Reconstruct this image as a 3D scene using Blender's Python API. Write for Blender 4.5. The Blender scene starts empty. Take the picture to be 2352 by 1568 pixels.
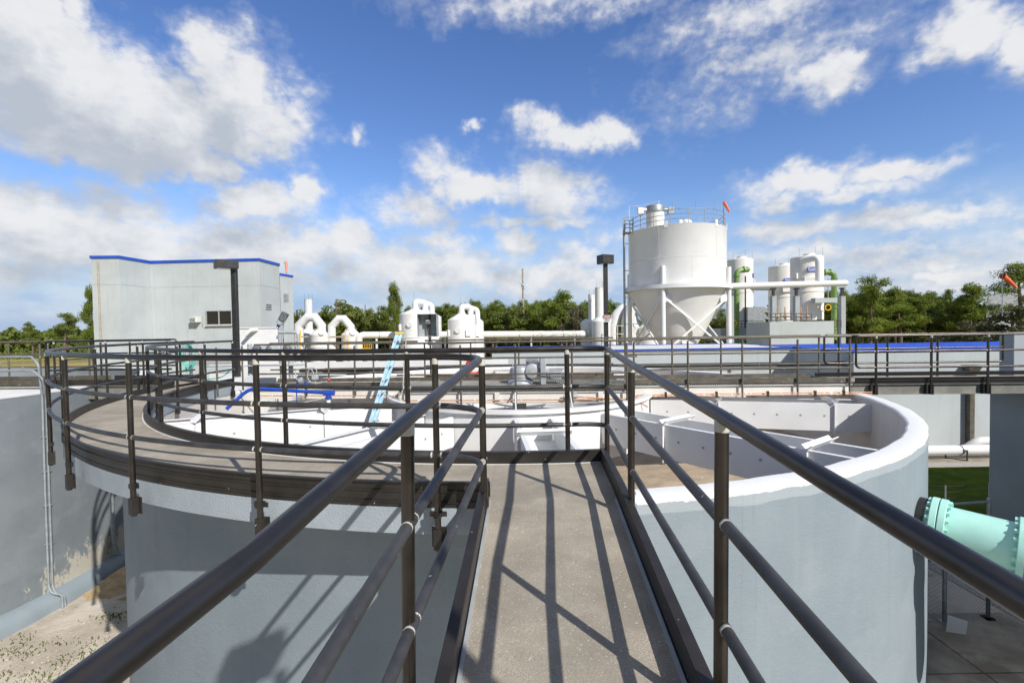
import bpy, math, random
from mathutils import Vector, Matrix, Euler
random.seed(7)
R = math.radians
scene = bpy.context.scene
col = scene.collection

# ------------------------------------------------------------------ camera
FPX, PITCH, ROLL, CZ = 1103.0, 0.0261, 0.016, 4.25      # camera height is 5 m above the ground; focal length in px of a 2352 px wide frame
cam_d = bpy.data.cameras.new('camera')
cam_d.sensor_width = 36.0
cam_d.lens = FPX / 2352 * 36.0
cam_d.clip_start = 0.05
cam_d.clip_end = 6000
cam = bpy.data.objects.new('camera', cam_d)
col.objects.link(cam)
cam.matrix_world = Matrix.Translation((0, 0, CZ)) @ Matrix.Rotation(math.pi / 2 - PITCH, 4, 'X') @ Matrix.Rotation(-ROLL, 4, 'Z')
scene.camera = cam

# ------------------------------------------------------------------ sun, exposure
SUN_EL = R(37.5)
SUN_H = Vector((0.620, -0.785, 0)).normalized()
SUN_DIR = Vector((SUN_H.x * math.cos(SUN_EL), SUN_H.y * math.cos(SUN_EL), math.sin(SUN_EL)))
sun_d = bpy.data.lights.new('sun', 'SUN')
sun_d.energy = 5.0
sun_d.angle = R(0.53)
sun_d.color = (1.0, 0.96, 0.90)
sun = bpy.data.objects.new('sun', sun_d)
col.objects.link(sun)
sun.rotation_euler = SUN_DIR.to_track_quat('Z', 'Y').to_euler()
sun.location = (20, -20, 40)
scene.view_settings.view_transform = 'Standard'
scene.view_settings.look = 'None'
scene.view_settings.exposure = 0.08
scene.view_settings.gamma = 1.0

# ------------------------------------------------------------------ sky with clouds
world = bpy.data.worlds.new('World')
scene.world = world
world.use_nodes = True
wt = world.node_tree
wt.nodes.clear()

class NT:
    """small node-tree writer"""
    def __init__(self, t): self.t = t
    def n(self, ty, **kw):
        x = self.t.nodes.new(ty)
        for k, v in kw.items(): setattr(x, k, v)
        return x
    def put(self, sock, v):
        if isinstance(v, bpy.types.NodeSocket): self.t.links.new(v, sock)
        elif v is not None: sock.default_value = v
    def m(self, op, a, b=None, c=None, clamp=False):
        x = self.n('ShaderNodeMath', operation=op, use_clamp=clamp)
        for i, v in enumerate((a, b, c)):
            if v is not None: self.put(x.inputs[i], v)
        return x.outputs[0]
    def v(self, op, a, b=None, c=None, out=0):
        x = self.n('ShaderNodeVectorMath', operation=op)
        for i, q in enumerate((a, b, c)):
            if q is not None: self.put(x.inputs[i], q)
        return x.outputs['Value'] if op in ('LENGTH', 'DOT_PRODUCT', 'DISTANCE') else x.outputs[0]
    def noise(self, vec, scale, detail=4, rough=0.55, out='Fac', dist=0.0):
        x = self.n('ShaderNodeTexNoise')
        if vec is not None: self.put(x.inputs['Vector'], vec)
        x.inputs['Scale'].default_value = scale
        x.inputs['Detail'].default_value = detail
        x.inputs['Roughness'].default_value = rough
        x.inputs['Distortion'].default_value = dist
        return x.outputs[out]
    def mix(self, fac, a, b, blend='MIX'):
        x = self.n('ShaderNodeMix', data_type='RGBA', blend_type=blend)
        self.put(x.inputs[0], fac)
        self.put(x.inputs[6], a); self.put(x.inputs[7], b)
        return x.outputs[2]
    def smooth(self, v, lo, hi, o0=0.0, o1=1.0):
        x = self.n('ShaderNodeMapRange', interpolation_type='SMOOTHSTEP')
        self.put(x.inputs[0], v)
        for i, q in enumerate((lo, hi, o0, o1)): self.put(x.inputs[i + 1], q)
        return x.outputs[0]
    def sep(self, v):
        x = self.n('ShaderNodeSeparateXYZ'); self.put(x.inputs[0], v); return x.outputs
    def comb(self, a, b, c):
        x = self.n('ShaderNodeCombineXYZ')
        for i, q in enumerate((a, b, c)): self.put(x.inputs[i], q)
        return x.outputs[0]

# cloud banks: azimuth, elevation, half width, half height (degrees), weight
CLOUDS = [
    (0, 72, 200, 22, 0.85), (-43.9, 21.8, 7.2, 6.3, 1.50), (-36.9, 20.0, 10.2, 5.4, 1.40), (-28.5, 23.2, 5.3, 5.7, 1.10), (-31.8, 26.5, 3.1, 2.8, 0.90),  # first bank is added overhead, out of view, to brighten the walkway deck
    (-25.1, 21.4, 3.8, 2.8, 0.55), (-44.5, 25.5, 5.0, 2.4, 1.10), (-33.9, 16.7, 7.4, 1.9, 1.20), (-40.7, 26.3, 1.8, 1.9, 0.80), (-39.8, 17.2, 10.1, 3.4, 1.35),
    (-29.4, 19.2, 5.8, 2.8, 1.00), (-25.7, 22.1, 4.6, 3.9, 0.75), (-41.2, 8.1, 12.8, 4.6, 0.95), (-27.3, 8.9, 14.6, 4.2, 0.80), (-11.4, 7.0, 16.0, 3.2, 0.75),
    (3.9, 5.9, 16.5, 2.5, 0.60), (35.1, 6.4, 14.7, 2.1, 0.42), (42.9, 3.0, 8.4, 1.1, 0.50), (-43.7, 11.1, 7.1, 2.5, 0.55), (-38.1, 10.8, 9.6, 2.3, 0.50),
    (-42.7, 6.9, 7.0, 2.2, 0.90), (-45.1, 8.4, 3.1, 2.1, 0.80), (-34.2, 8.8, 7.1, 2.1, 0.60), (-37.3, 7.3, 3.9, 1.4, 0.80), (-27.6, 13.6, 6.1, 2.4, 1.00),
    (-23.4, 15.4, 2.4, 2.0, 0.90), (-17.6, 10.5, 3.7, 3.3, 1.00), (-14.3, 8.2, 3.9, 2.2, 0.80), (-23.1, 10.2, 5.2, 2.3, 0.60), (-3.6, 16.3, 7.1, 2.6, 1.00),
    (3.1, 16.7, 4.6, 2.8, 0.80), (-8.2, 18.1, 3.5, 2.5, 0.60), (-10.8, 13.8, 6.4, 2.4, 0.70), (7.2, 21.5, 6.0, 2.0, 0.95), (3.7, 22.8, 3.1, 1.5, 0.70),
    (11.7, 21.2, 2.7, 1.7, 0.80), (5.1, 15.7, 6.1, 3.5, 0.90), (3.5, 12.4, 9.2, 0.9, 0.60), (-8.8, 10.0, 5.0, 1.5, 0.50), (-9.9, 6.5, 5.5, 1.8, 0.80),
    (-3.8, 6.0, 8.2, 1.8, 0.65), (3.4, 5.9, 2.8, 2.0, 0.95), (0.9, 10.0, 3.4, 2.0, 0.80), (8.1, 7.8, 5.1, 2.3, 0.60), (11.6, 10.6, 3.5, 1.7, 0.60),
    (-4.5, 22.9, 1.5, 0.7, 0.70), (-17.6, 21.0, 1.1, 0.8, 0.55), (32.9, 22.6, 4.0, 1.8, 0.75), (34.3, 23.6, 2.4, 1.6, 0.65), (29.5, 25.9, 9.3, 2.8, 0.36),
    (25.5, 25.7, 4.6, 1.3, 0.36), (43.5, 23.1, 3.8, 2.6, 1.00), (46.4, 21.1, 2.9, 2.3, 1.00), (40.2, 22.0, 2.4, 1.2, 0.50), (25.5, 29.6, 8.3, 1.9, 0.36),
    (5.9, 33.5, 16.2, 1.6, 0.42), (31.4, 14.4, 7.1, 1.6, 0.85), (38.7, 14.0, 6.0, 1.1, 0.80), (28.7, 12.7, 3.2, 1.5, 0.75), (35.4, 12.9, 5.1, 1.2, 0.60),
    (33.3, 10.0, 9.4, 1.2, 0.65), (41.4, 9.2, 5.8, 1.2, 0.70), (46.2, 7.7, 2.5, 0.9, 0.50), (27.9, 9.8, 4.8, 1.5, 0.60), (21.2, 21.8, 4.0, 1.4, 0.30),
    (42.3, 5.3, 1.1, 0.7, 0.75), (42.3, 4.0, 2.1, 1.0, 0.85), (35.1, 7.3, 10.4, 0.9, 0.36), (44.2, 4.2, 4.0, 1.3, 0.40), (-134.3, 12.8, 19.0, 4.9, 0.79),
    (-165.9, 25.4, 14.6, 3.8, 0.86), (114.7, 39.9, 10.8, 3.6, 0.96), (149.1, 32.8, 8.8, 6.0, 0.80), (153.0, 38.5, 11.2, 5.4, 0.96), (146.4, 42.1, 12.7, 6.2, 0.72),
    (-162.9, 11.6, 9.6, 3.9, 0.98), (152.9, 39.6, 13.1, 6.3, 0.79), (133.4, 41.5, 16.2, 6.7, 0.93), (-144.9, 20.1, 14.5, 5.3, 0.55), (-138.3, 44.6, 11.2, 3.5, 0.74),
    (83.9, 37.6, 12.9, 3.6, 0.65), (162.3, 9.6, 15.4, 3.2, 0.86), (130.1, 42.1, 11.3, 3.9, 0.52),
]
grp = bpy.data.node_groups.new('cloud_field', 'ShaderNodeTree')
grp.interface.new_socket('Vector', in_out='INPUT', socket_type='NodeSocketVector')
grp.interface.new_socket('Density', in_out='OUTPUT', socket_type='NodeSocketFloat')
g = NT(grp)
gi = g.n('NodeGroupInput'); go = g.n('NodeGroupOutput')
p = gi.outputs[0]
w1 = g.noise(p, 0.16, 3, 0.5, 'Color')
w1 = g.v('MULTIPLY', g.v('SUBTRACT', w1, (0.5, 0.5, 0.5)), (7.0, 3.2, 0))
w2 = g.noise(p, 0.62, 3, 0.5, 'Color')
w2 = g.v('MULTIPLY', g.v('SUBTRACT', w2, (0.5, 0.5, 0.5)), (3.0, 2.2, 0))
q = g.v('ADD', g.v('ADD', p, w1), w2)
field = None
for (az, el, da, de, wgt) in CLOUDS:
    s = (1 / da, 1 / de, 0)
    d = g.v('LENGTH', g.v('MULTIPLY_ADD', q, s, (-az * s[0], -el * s[1], 0)))
    d = g.m('MULTIPLY_ADD', d, -wgt, wgt * 1.02)
    field = d if field is None else g.m('MAXIMUM', field, d)
field = g.m('MAXIMUM', field, -0.6)
ps = g.v('MULTIPLY', p, (1.0, 1.45, 1.0))
n1 = g.m('SUBTRACT', g.noise(ps, 0.22, 7, 0.54), 0.5)
n2 = g.m('SUBTRACT', g.noise(ps, 0.85, 6, 0.55), 0.5)
dens = g.m('ADD', g.m('MULTIPLY_ADD', n1, 1.35, field), g.m('MULTIPLY', n2, 0.55))
grp.links.new(dens, go.inputs[0])

W = NT(wt)
tc = W.n('ShaderNodeTexCoord')
dv = W.v('NORMALIZE', tc.outputs['Generated'])
dx, dy, dz = W.sep(dv)
DEG = 180 / math.pi
azd = W.m('MULTIPLY', W.m('ARCTAN2', dx, dy), DEG)
eld = W.m('MULTIPLY', W.m('ARCSINE', dz), DEG)
pv = W.comb(azd, eld, 0.0)
def cloud(vec):
    x = W.n('ShaderNodeGroup'); x.node_tree = grp
    W.put(x.inputs[0], vec); return x.outputs[0]
D0 = cloud(pv)
D1 = cloud(W.v('ADD', pv, (1.6, 3.6, 0)))
alpha = W.smooth(D0, -0.14, 0.56)
wisp = W.smooth(D0, -0.32, 0.35, 0.0, 0.34)
alpha = W.m('MAXIMUM', alpha, wisp)
soft = W.noise(W.v('MULTIPLY', pv, (1, 1.7, 1)), 0.12, 5, 0.55)
haze_low = W.smooth(eld, 1.0, 16.0, 0.93, 0.0)
front = W.smooth(dy, 0.0, 0.45)                       # haze veil kept ahead only, so less fill light comes from behind
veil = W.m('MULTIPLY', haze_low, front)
vcol = W.mix(W.smooth(soft, 0.36, 0.62), (0.27, 0.40, 0.66, 1), (0.50, 0.58, 0.72, 1))
alpha2 = W.m('MULTIPLY', alpha, 0.97)
lit = W.smooth(W.m('SUBTRACT', W.m('MULTIPLY', D0, 0.45), D1), -0.95, 0.52)
detail = W.noise(W.v('MULTIPLY', pv, (1, 1.4, 1)), 0.35, 6, 0.55)
lit = W.m('ADD', lit, W.m('MULTIPLY', W.m('SUBTRACT', detail, 0.5), 0.95), clamp=True)
ccol = W.mix(lit, (0.47, 0.515, 0.585, 1), (0.80, 0.805, 0.82, 1))
sky = W.n('ShaderNodeTexSky', sky_type='NISHITA')
sky.sun_disc = False
sky.sun_elevation = SUN_EL
sky.sun_rotation = math.atan2(SUN_H.x, SUN_H.y)
sky.air_density = 1.0
sky.dust_density = 0.1
sky.ozone_density = 2.2
hs = W.n('ShaderNodeHueSaturation')
hs.inputs['Hue'].default_value = 0.513
hs.inputs['Saturation'].default_value = 1.2
hs.inputs['Value'].default_value = 1.0
W.put(hs.inputs['Color'], sky.outputs[0])
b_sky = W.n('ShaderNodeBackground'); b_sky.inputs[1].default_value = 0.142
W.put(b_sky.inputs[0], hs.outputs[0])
W.put(b_sky.inputs[1], W.smooth(dy, -0.35, 0.35, 0.07, 0.15))   # sky dimmed behind the viewer to weaken the fill light
b_ve = W.n('ShaderNodeBackground'); b_ve.inputs[1].default_value = 1.0
W.put(b_ve.inputs[0], vcol)
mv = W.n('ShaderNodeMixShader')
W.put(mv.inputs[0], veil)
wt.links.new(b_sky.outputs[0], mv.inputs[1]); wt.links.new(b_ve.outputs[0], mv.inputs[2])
b_cl = W.n('ShaderNodeBackground'); b_cl.inputs[1].default_value = 1.0
W.put(b_cl.inputs[0], ccol)
ms = W.n('ShaderNodeMixShader')
W.put(ms.inputs[0], alpha2)
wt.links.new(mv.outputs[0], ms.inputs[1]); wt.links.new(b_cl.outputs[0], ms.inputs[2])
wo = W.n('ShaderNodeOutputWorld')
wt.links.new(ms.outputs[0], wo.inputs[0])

GZ = -0.75; GL = -1.65                                            # ground level
# ------------------------------------------------------------------ surveyed points
def sight(u, v, Y=None, z=None):
    """point on the sight line u,v at distance Y (or height z)"""
    x, y = u - 1176, 784 - v
    c, s = math.cos(ROLL), math.sin(ROLL)
    x, y = c * x + s * y, -s * x + c * y
    cp, sp = math.cos(PITCH), math.sin(PITCH)
    d = Vector((x, FPX * cp + y * sp, -FPX * sp + y * cp)) / FPX
    t = Y / d.y if Y is not None else (z - CZ) / d.z
    return Vector((0, 0, CZ)) + d * t

# ------------------------------------------------------------------ mesh builder
OFF = {}
class MB:
    def __init__(self): self.v = []; self.f = []; self.mi = []; self.cur = 0
    def add(self, vs, fs):
        o = len(self.v)
        self.v += [tuple(x) for x in vs]
        self.f += [tuple(i + o for i in f) for f in fs]
        self.mi += [self.cur] * len(fs)
        return self
    def obox(self, c, ax, ay, az, hx, hy, hz):
        c, ax, ay, az = Vector(c), Vector(ax).normalized() * hx, Vector(ay).normalized() * hy, Vector(az).normalized() * hz
        vs = [c + ax * i + ay * j + az * k for k in (-1, 1) for j in (-1, 1) for i in (-1, 1)]
        return self.add(vs, [(0, 2, 3, 1), (4, 5, 7, 6), (0, 1, 5, 4), (2, 6, 7, 3), (0, 4, 6, 2), (1, 3, 7, 5)])
    def box(self, x0, x1, y0, y1, z0, z1):
        return self.obox(((x0 + x1) / 2, (y0 + y1) / 2, (z0 + z1) / 2), (1, 0, 0), (0, 1, 0), (0, 0, 1), abs(x1 - x0) / 2, abs(y1 - y0) / 2, abs(z1 - z0) / 2)
    def beam(self, a, b, w, h, up=(0, 0, 1)):
        a, b = Vector(a), Vector(b); d = (b - a); L = d.length; d.normalize()
        s = d.cross(Vector(up))
        if s.length < 1e-4: s = d.cross(Vector((1, 0, 0)))
        s.normalize(); u = s.cross(d)
        return self.obox((a + b) / 2, d, s, u, L / 2, w / 2, h / 2)
    def prism(self, poly, z0, z1):
        n = len(poly)
        vs = [(x, y, z0) for x, y in poly] + [(x, y, z1) for x, y in poly]
        fs = [tuple(reversed(range(n))), tuple(range(n, 2 * n))] + [(i, (i + 1) % n, n + (i + 1) % n, n + i) for i in range(n)]
        return self.add(vs, fs)
    def cyl(self, a, b, r, n=16, r1=None, caps=True):
        return self.tube([a, b], [r, r if r1 is None else r1], n, caps)
    def tube(self, pts, r, n=14, caps=True):
        pts = [Vector(q) for q in pts]
        k = len(pts)
        rs = r if isinstance(r, (list, tuple)) else [r] * k
        tang = []
        for i in range(k):
            a = pts[max(i - 1, 0)]; b = pts[min(i + 1, k - 1)]
            t0 = (pts[i] - a).normalized() if i > 0 else (b - pts[i]).normalized()
            t1 = (b - pts[i]).normalized() if i < k - 1 else t0
            t = (t0 + t1)
            tang.append(t.normalized() if t.length > 1e-6 else t0)
        up = Vector((0, 0, 1)) if abs(tang[0].z) < 0.9 else Vector((1, 0, 0))
        nrm = (up - tang[0] * up.dot(tang[0])).normalized()
        vs = []
        for i in range(k):
            nrm = (nrm - tang[i] * nrm.dot(tang[i])).normalized()
            bi = tang[i].cross(nrm)
            for j in range(n):
                a = 2 * math.pi * j / n
                vs.append(pts[i] + (nrm * math.cos(a) + bi * math.sin(a)) * rs[i])
        fs = []
        for i in range(k - 1):
            for j in range(n):
                j2 = (j + 1) % n
                fs.append((i * n + j, i * n + j2, (i + 1) * n + j2, (i + 1) * n + j))
        if caps:
            fs.append(tuple(reversed(range(n)))); fs.append(tuple(range((k - 1) * n, k * n)))
        return self.add(vs, fs)
    def lathe(self, prof, c, n=48, a0=0.0, a1=360.0, rnd=None):
        """prof: (r, z) list, turned about the vertical through c"""
        full = abs(a1 - a0) > 359.9
        m = n if full else n + 1
        vs = []
        for j in range(m):
            a = R(a0 + (a1 - a0) * j / n)
            for (r, z) in prof:
                if rnd: r += rnd(a, z)
                vs.append((c[0] + r * math.cos(a), c[1] + r * math.sin(a), z + (c[2] if len(c) > 2 else 0)))
        k = len(prof); fs = []
        for j in range(n):
            j2 = (j + 1) % m
            for i in range(k - 1):
                fs.append((j * k + i, j2 * k + i, j2 * k + i + 1, j * k + i + 1))
        return self.add(vs, fs)
    def ring(self, c, r0, r1, z0, z1, a0, a1, n=64):
        """solid ring sector"""
        self.lathe([(r0, z0), (r1, z0), (r1, z1), (r0, z1), (r0, z0)], c, n, a0, a1)
        for a in (a0, a1):
            ca, sa = math.cos(R(a)), math.sin(R(a))
            self.add([(c[0] + r * ca, c[1] + r * sa, z) for r, z in ((r0, z0), (r1, z0), (r1, z1), (r0, z1))], [(0, 1, 2, 3)])
        return self
    def ball(self, c, rx, ry=None, rz=None, n=10, m=7):
        ry = rx if ry is None else ry; rz = rx if rz is None else rz
        vs = []; fs = []
        for i in range(m + 1):
            t = math.pi * i / m
            for j in range(n):
                a = 2 * math.pi * j / n
                vs.append((c[0] + rx * math.sin(t) * math.cos(a), c[1] + ry * math.sin(t) * math.sin(a), c[2] + rz * math.cos(t)))
        for i in range(m):
            for j in range(n):
                fs.append((i * n + j, (i + 1) * n + j, (i + 1) * n + (j + 1) % n, i * n + (j + 1) % n))
        return self.add(vs, fs)
    def build(self, name, mat, parent=None, angle=38, smooth=True, bevel=0.0):
        me = bpy.data.meshes.new(name)
        off = OFF.get(parent.name, Vector((0, 0, 0))) if parent else Vector((0, 0, 0))
        me.from_pydata([(x - off.x, y - off.y, z - off.z) for x, y, z in self.v], [], self.f)
        if any(self.mi): me.polygons.foreach_set('material_index', self.mi)
        if smooth:
            me.shade_smooth(); me.set_sharp_from_angle(angle=R(angle))
        for q in (mat if isinstance(mat, (list, tuple)) else [mat]): me.materials.append(q)
        o = bpy.data.objects.new(name, me)
        col.objects.link(o)
        if parent: o.parent = parent
        OFF[o.name] = off
        if bevel:
            b = o.modifiers.new('bevel', 'BEVEL'); b.width = bevel; b.segments = 2; b.limit_method = 'ANGLE'
        return o

def tag(o, label, cat, group=None, kind=None):
    if label: o['label'] = label
    if cat: o['category'] = cat
    if group: o['group'] = group
    if kind: o['kind'] = kind
    return o
def thing(name, loc, label, cat, group=None):
    o = bpy.data.objects.new(name, None)
    o.empty_display_size = 0.2
    col.objects.link(o); o.location = loc
    OFF[o.name] = Vector(loc)
    return tag(o, label, cat, group)
def structure(o):
    o['kind'] = 'structure'; return o
def copy_tree(o, parent=None, loc=None, rot=None, scale=None):
    c = o.copy(); col.objects.link(c)
    if parent: c.parent = parent
    if loc is not None: c.location = loc
    if rot is not None: c.rotation_euler = rot
    if scale is not None: c.scale = scale
    for ch in list(o.children): copy_tree(ch, c)
    return c
def arc(c, r, z, a0, a1, n):
    return [Vector((c[0] + r * math.cos(R(a0 + (a1 - a0) * i / n)), c[1] + r * math.sin(R(a0 + (a1 - a0) * i / n)), z)) for i in range(n + 1)]
def fillet(pts, rad, seg=6):
    """round the corners of a polyline"""
    pts = [Vector(q) for q in pts]; out = [pts[0]]
    for i in range(1, len(pts) - 1):
        a, b, c = pts[i - 1], pts[i], pts[i + 1]
        d0, d1 = (a - b), (c - b)
        if d0.normalized().angle(d1.normalized()) > R(172): out.append(b); continue
        k = min(rad, d0.length * 0.49, d1.length * 0.49)
        s, e = b + d0.normalized() * k, b + d1.normalized() * k
        for j in range(seg + 1):
            t = j / seg
            out.append(s.lerp(b, t).lerp(b.lerp(e, t), t))
    out.append(pts[-1]); return out

# ------------------------------------------------------------------ materials
def material(name, colr, rough=0.6, metal=0.0, var=0.12, vscale=3.0, bump=0.0, bscale=60.0, col2=None, spot=None, streak=0.0, spec=0.5, dist=0.01, coord='Object', grain=0.0):
    m = bpy.data.materials.new(name); m.use_nodes = True
    t = m.node_tree; t.nodes.clear(); N = NT(t)
    bs = N.n('ShaderNodeBsdfPrincipled'); out = N.n('ShaderNodeOutputMaterial')
    t.links.new(bs.outputs[0], out.inputs[0])
    c = N.n('ShaderNodeTexCoord').outputs[coord]
    base = (*colr, 1)
    lo = tuple(x * (1 - var) for x in colr) + (1,); hi = tuple(min(1, x * (1 + var)) for x in colr) + (1,)
    k = N.mix(N.smooth(N.noise(c, vscale, 6, 0.6), 0.32, 0.68), lo, hi)
    if col2:
        k = N.mix(N.smooth(N.noise(c, vscale * 0.45, 5, 0.65), 0.5, 0.66), k, (*col2, 1))
    if streak:
        sc = N.v('MULTIPLY', c, (1, 1, 0.06))
        k = N.mix(N.smooth(N.noise(sc, 6.0, 5, 0.6), 0.5, 0.75, 0.0, streak), k, tuple(x * 0.62 for x in colr) + (1,))
    if grain:
        k = N.mix(N.smooth(N.noise(c, 190, 3, 0.7), 0.38, 0.62, grain, 0.0), k, tuple(x * 0.45 for x in colr) + (1,))
    if spot:                                                   # (colour, scale, threshold): flecks and paint drips
        k = N.mix(N.smooth(N.noise(c, spot[1], 2, 0.5), spot[2], spot[2] + 0.03), k, (*spot[0], 1))
    N.put(bs.inputs['Base Color'], k)
    bs.inputs['Metallic'].default_value = metal
    bs.inputs['Specular IOR Level'].default_value = spec
    N.put(bs.inputs['Roughness'], N.m('MULTIPLY_ADD', N.noise(c, vscale * 2, 4), 0.18, rough - 0.09))
    if bump:
        b = N.n('ShaderNodeBump'); b.inputs['Strength'].default_value = bump; b.inputs['Distance'].default_value = dist
        N.put(b.inputs['Height'], N.noise(c, bscale, 5, 0.6))
        N.put(bs.inputs['Normal'], b.outputs[0])
    return m
M = {}
M['rail'] = material('bronze_anodised_tube', (0.082, 0.072, 0.064), 0.36, 0.9, 0.22, 5, 0.05, 300, spot=((0.40, 0.42, 0.44), 34, 0.775))
M['midrail'] = material('weathered_bronze_tube', (0.092, 0.089, 0.088), 0.50, 0.65, 0.25, 6, 0.06, 200, spot=((0.42, 0.44, 0.46), 30, 0.74))
M['fitting'] = material('beige_pipe_fitting', (0.50, 0.48, 0.41), 0.55, 0, 0.1, 30)
M['galv'] = material('weathered_bronze_rail', (0.125, 0.11, 0.085), 0.55, 0.25, 0.25, 4, 0.1, 120, spot=((0.55, 0.54, 0.5), 22, 0.70))
M['steel'] = material('galvanised_steel', (0.30, 0.32, 0.33), 0.5, 0.5, 0.2, 5)
M['darksteel'] = material('dark_steel', (0.035, 0.034, 0.033), 0.5, 0.2, 0.2, 6)
M['deck'] = material('sanded_deck_coating', (0.40, 0.355, 0.285), 0.92, 0, 0.20, 2.2, 0.5, 420, col2=(0.315, 0.28, 0.226), spot=((0.58, 0.56, 0.50), 85, 0.675), spec=0.2, dist=0.004, grain=0.6)
M['toe'] = material('dark_toe_plate', (0.038, 0.034, 0.031), 0.45, 0.4, 0.2, 5, spot=((0.35, 0.35, 0.35), 26, 0.74))
M['white'] = material('white_paint', (0.71, 0.71, 0.70), 0.55, 0, 0.04, 1.5, 0.15, 60)
M['cream'] = material('cream_white_paint', (0.72, 0.70, 0.645), 0.5, 0, 0.05, 1.2, streak=0.10)
M['silo'] = material('white_tank_enamel', (0.74, 0.74, 0.735), 0.38, 0, 0.03, 0.6, streak=0.07)
M['tower'] = material('ivory_fibreglass', (0.76, 0.735, 0.69), 0.5, 0, 0.04, 0.8, streak=0.10)
M['bldg'] = material('pale_grey_stucco', (0.44, 0.475, 0.478), 0.9, 0, 0.06, 0.5, 0.25, 30, streak=0.22, spec=0.25)
M['greywall'] = material('grey_painted_concrete', (0.36, 0.39, 0.405), 0.85, 0, 0.07, 1.0, 0.4, 40, streak=0.1, spec=0.25)
M['blue'] = material('blue_trim_metal', (0.015, 0.075, 0.46), 0.4, 0, 0.08, 2)
M['bluepipe'] = material('blue_pipe_paint', (0.012, 0.065, 0.40), 0.35, 0, 0.12, 4)
M['green'] = material('green_pipe_paint', (0.16, 0.27, 0.075), 0.4, 0, 0.1, 2)
M['orange'] = material('orange_copper_pipe', (0.54, 0.27, 0.15), 0.55, 0, 0.15, 8, spot=((0.75, 0.70, 0.62), 14, 0.62))
M['mint'] = material('mint_pipe_paint', (0.40, 0.71, 0.63), 0.38, 0, 0.06, 4, 0.1, 30)
M['lamp'] = material('black_lamp_metal', (0.028, 0.027, 0.028), 0.45, 0.1, 0.2, 6, spot=((0.3, 0.3, 0.31), 30, 0.72))
M['glass'] = material('dark_window_glass', (0.02, 0.017, 0.014), 0.08, 0, 0.1, 1)
M['lens'] = material('lamp_lens', (0.35, 0.36, 0.36), 0.2, 0, 0.05, 5)
M['oldsock'] = material('faded_windsock_cloth', (0.80, 0.30, 0.22), 0.8, 0, 0.15, 6)
M['joint'] = material('panel_joint_sealant', (0.40, 0.42, 0.41), 0.9, 0, 0.1, 3)
M['sock'] = material('orange_windsock_cloth', (0.85, 0.16, 0.07), 0.8, 0, 0.12, 6)
M['ladder'] = material('pale_blue_fibreglass', (0.34, 0.52, 0.62), 0.45, 0, 0.15, 7)
M['alu'] = material('silver_paint', (0.44, 0.455, 0.48), 0.42, 0.35, 0.08, 5, 0.1, 60)
M['motor'] = material('grey_motor_paint', (0.13, 0.135, 0.14), 0.6, 0, 0.3, 8)
M['yellow'] = material('yellow_paint', (0.78, 0.46, 0.02), 0.5, 0, 0.1, 5)
M['red'] = material('red_plastic', (0.62, 0.05, 0.03), 0.45, 0, 0.1, 6)
M['hose'] = material('teal_hose', (0.13, 0.50, 0.42), 0.5, 0, 0.15, 10)
M['conduit'] = material('grey_conduit', (0.40, 0.42, 0.42), 0.5, 0.15, 0.12, 6)
M['bark'] = material('tree_bark', (0.14, 0.10, 0.075), 0.95, 0, 0.35, 8)
M['wood'] = material('weathered_wood', (0.40, 0.34, 0.26), 0.9, 0, 0.2, 2, streak=0.3)
M['gravel'] = material('pale_gravel', (0.42, 0.39, 0.35), 0.95, 0, 0.35, 30, 1.0, 40, spec=0.2, dist=0.03)
M['path'] = material('stained_concrete', (0.33, 0.285, 0.225), 0.9, 0, 0.2, 2.5, 0.4, 80, col2=(0.24, 0.20, 0.15), spec=0.2)
M['tan'] = material('tan_tank_floor', (0.40, 0.325, 0.24), 0.85, 0, 0.15, 2.5, 0.3, 40, spot=((0.62, 0.60, 0.55), 6, 0.70), spec=0.2)
M['inner'] = material('inner_tank_paint', (0.66, 0.63, 0.59), 0.8, 0, 0.07, 1.2, 0.3, 45, streak=0.08, spec=0.25)
M['roof'] = material('white_roof_membrane', (0.62, 0.61, 0.58), 0.9, 0, 0.1, 1)
M['grey'] = material('plain_grey_paint', (0.30, 0.32, 0.335), 0.7, 0, 0.12, 2, streak=0.1)
M['dirt'] = material('bare_sand', (0.50, 0.43, 0.34), 1.0, 0, 0.2, 2.5, 0.8, 45, spec=0.1, dist=0.02)
M['seam'] = material('weld_seam', (0.62, 0.62, 0.60), 0.5, 0, 0.1, 4)
M['slab'] = material('grey_slab_paint', (0.33, 0.375, 0.405), 0.8, 0, 0.08, 2.0, 0.5, 60, streak=0.2, spec=0.25)
M['grating'] = material('pale_grating', (0.36, 0.35, 0.32), 0.6, 0.1, 0.15, 5)
M['oldsteel'] = material('dull_olive_steel', (0.22, 0.215, 0.185), 0.6, 0.1, 0.2, 3, streak=0.3)
M['oldconduit'] = material('painted_wall_conduit', (0.27, 0.30, 0.315), 0.6, 0.05, 0.15, 6)
M['black'] = material('black_rubber', (0.015, 0.015, 0.016), 0.5, 0, 0.2, 6)

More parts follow.
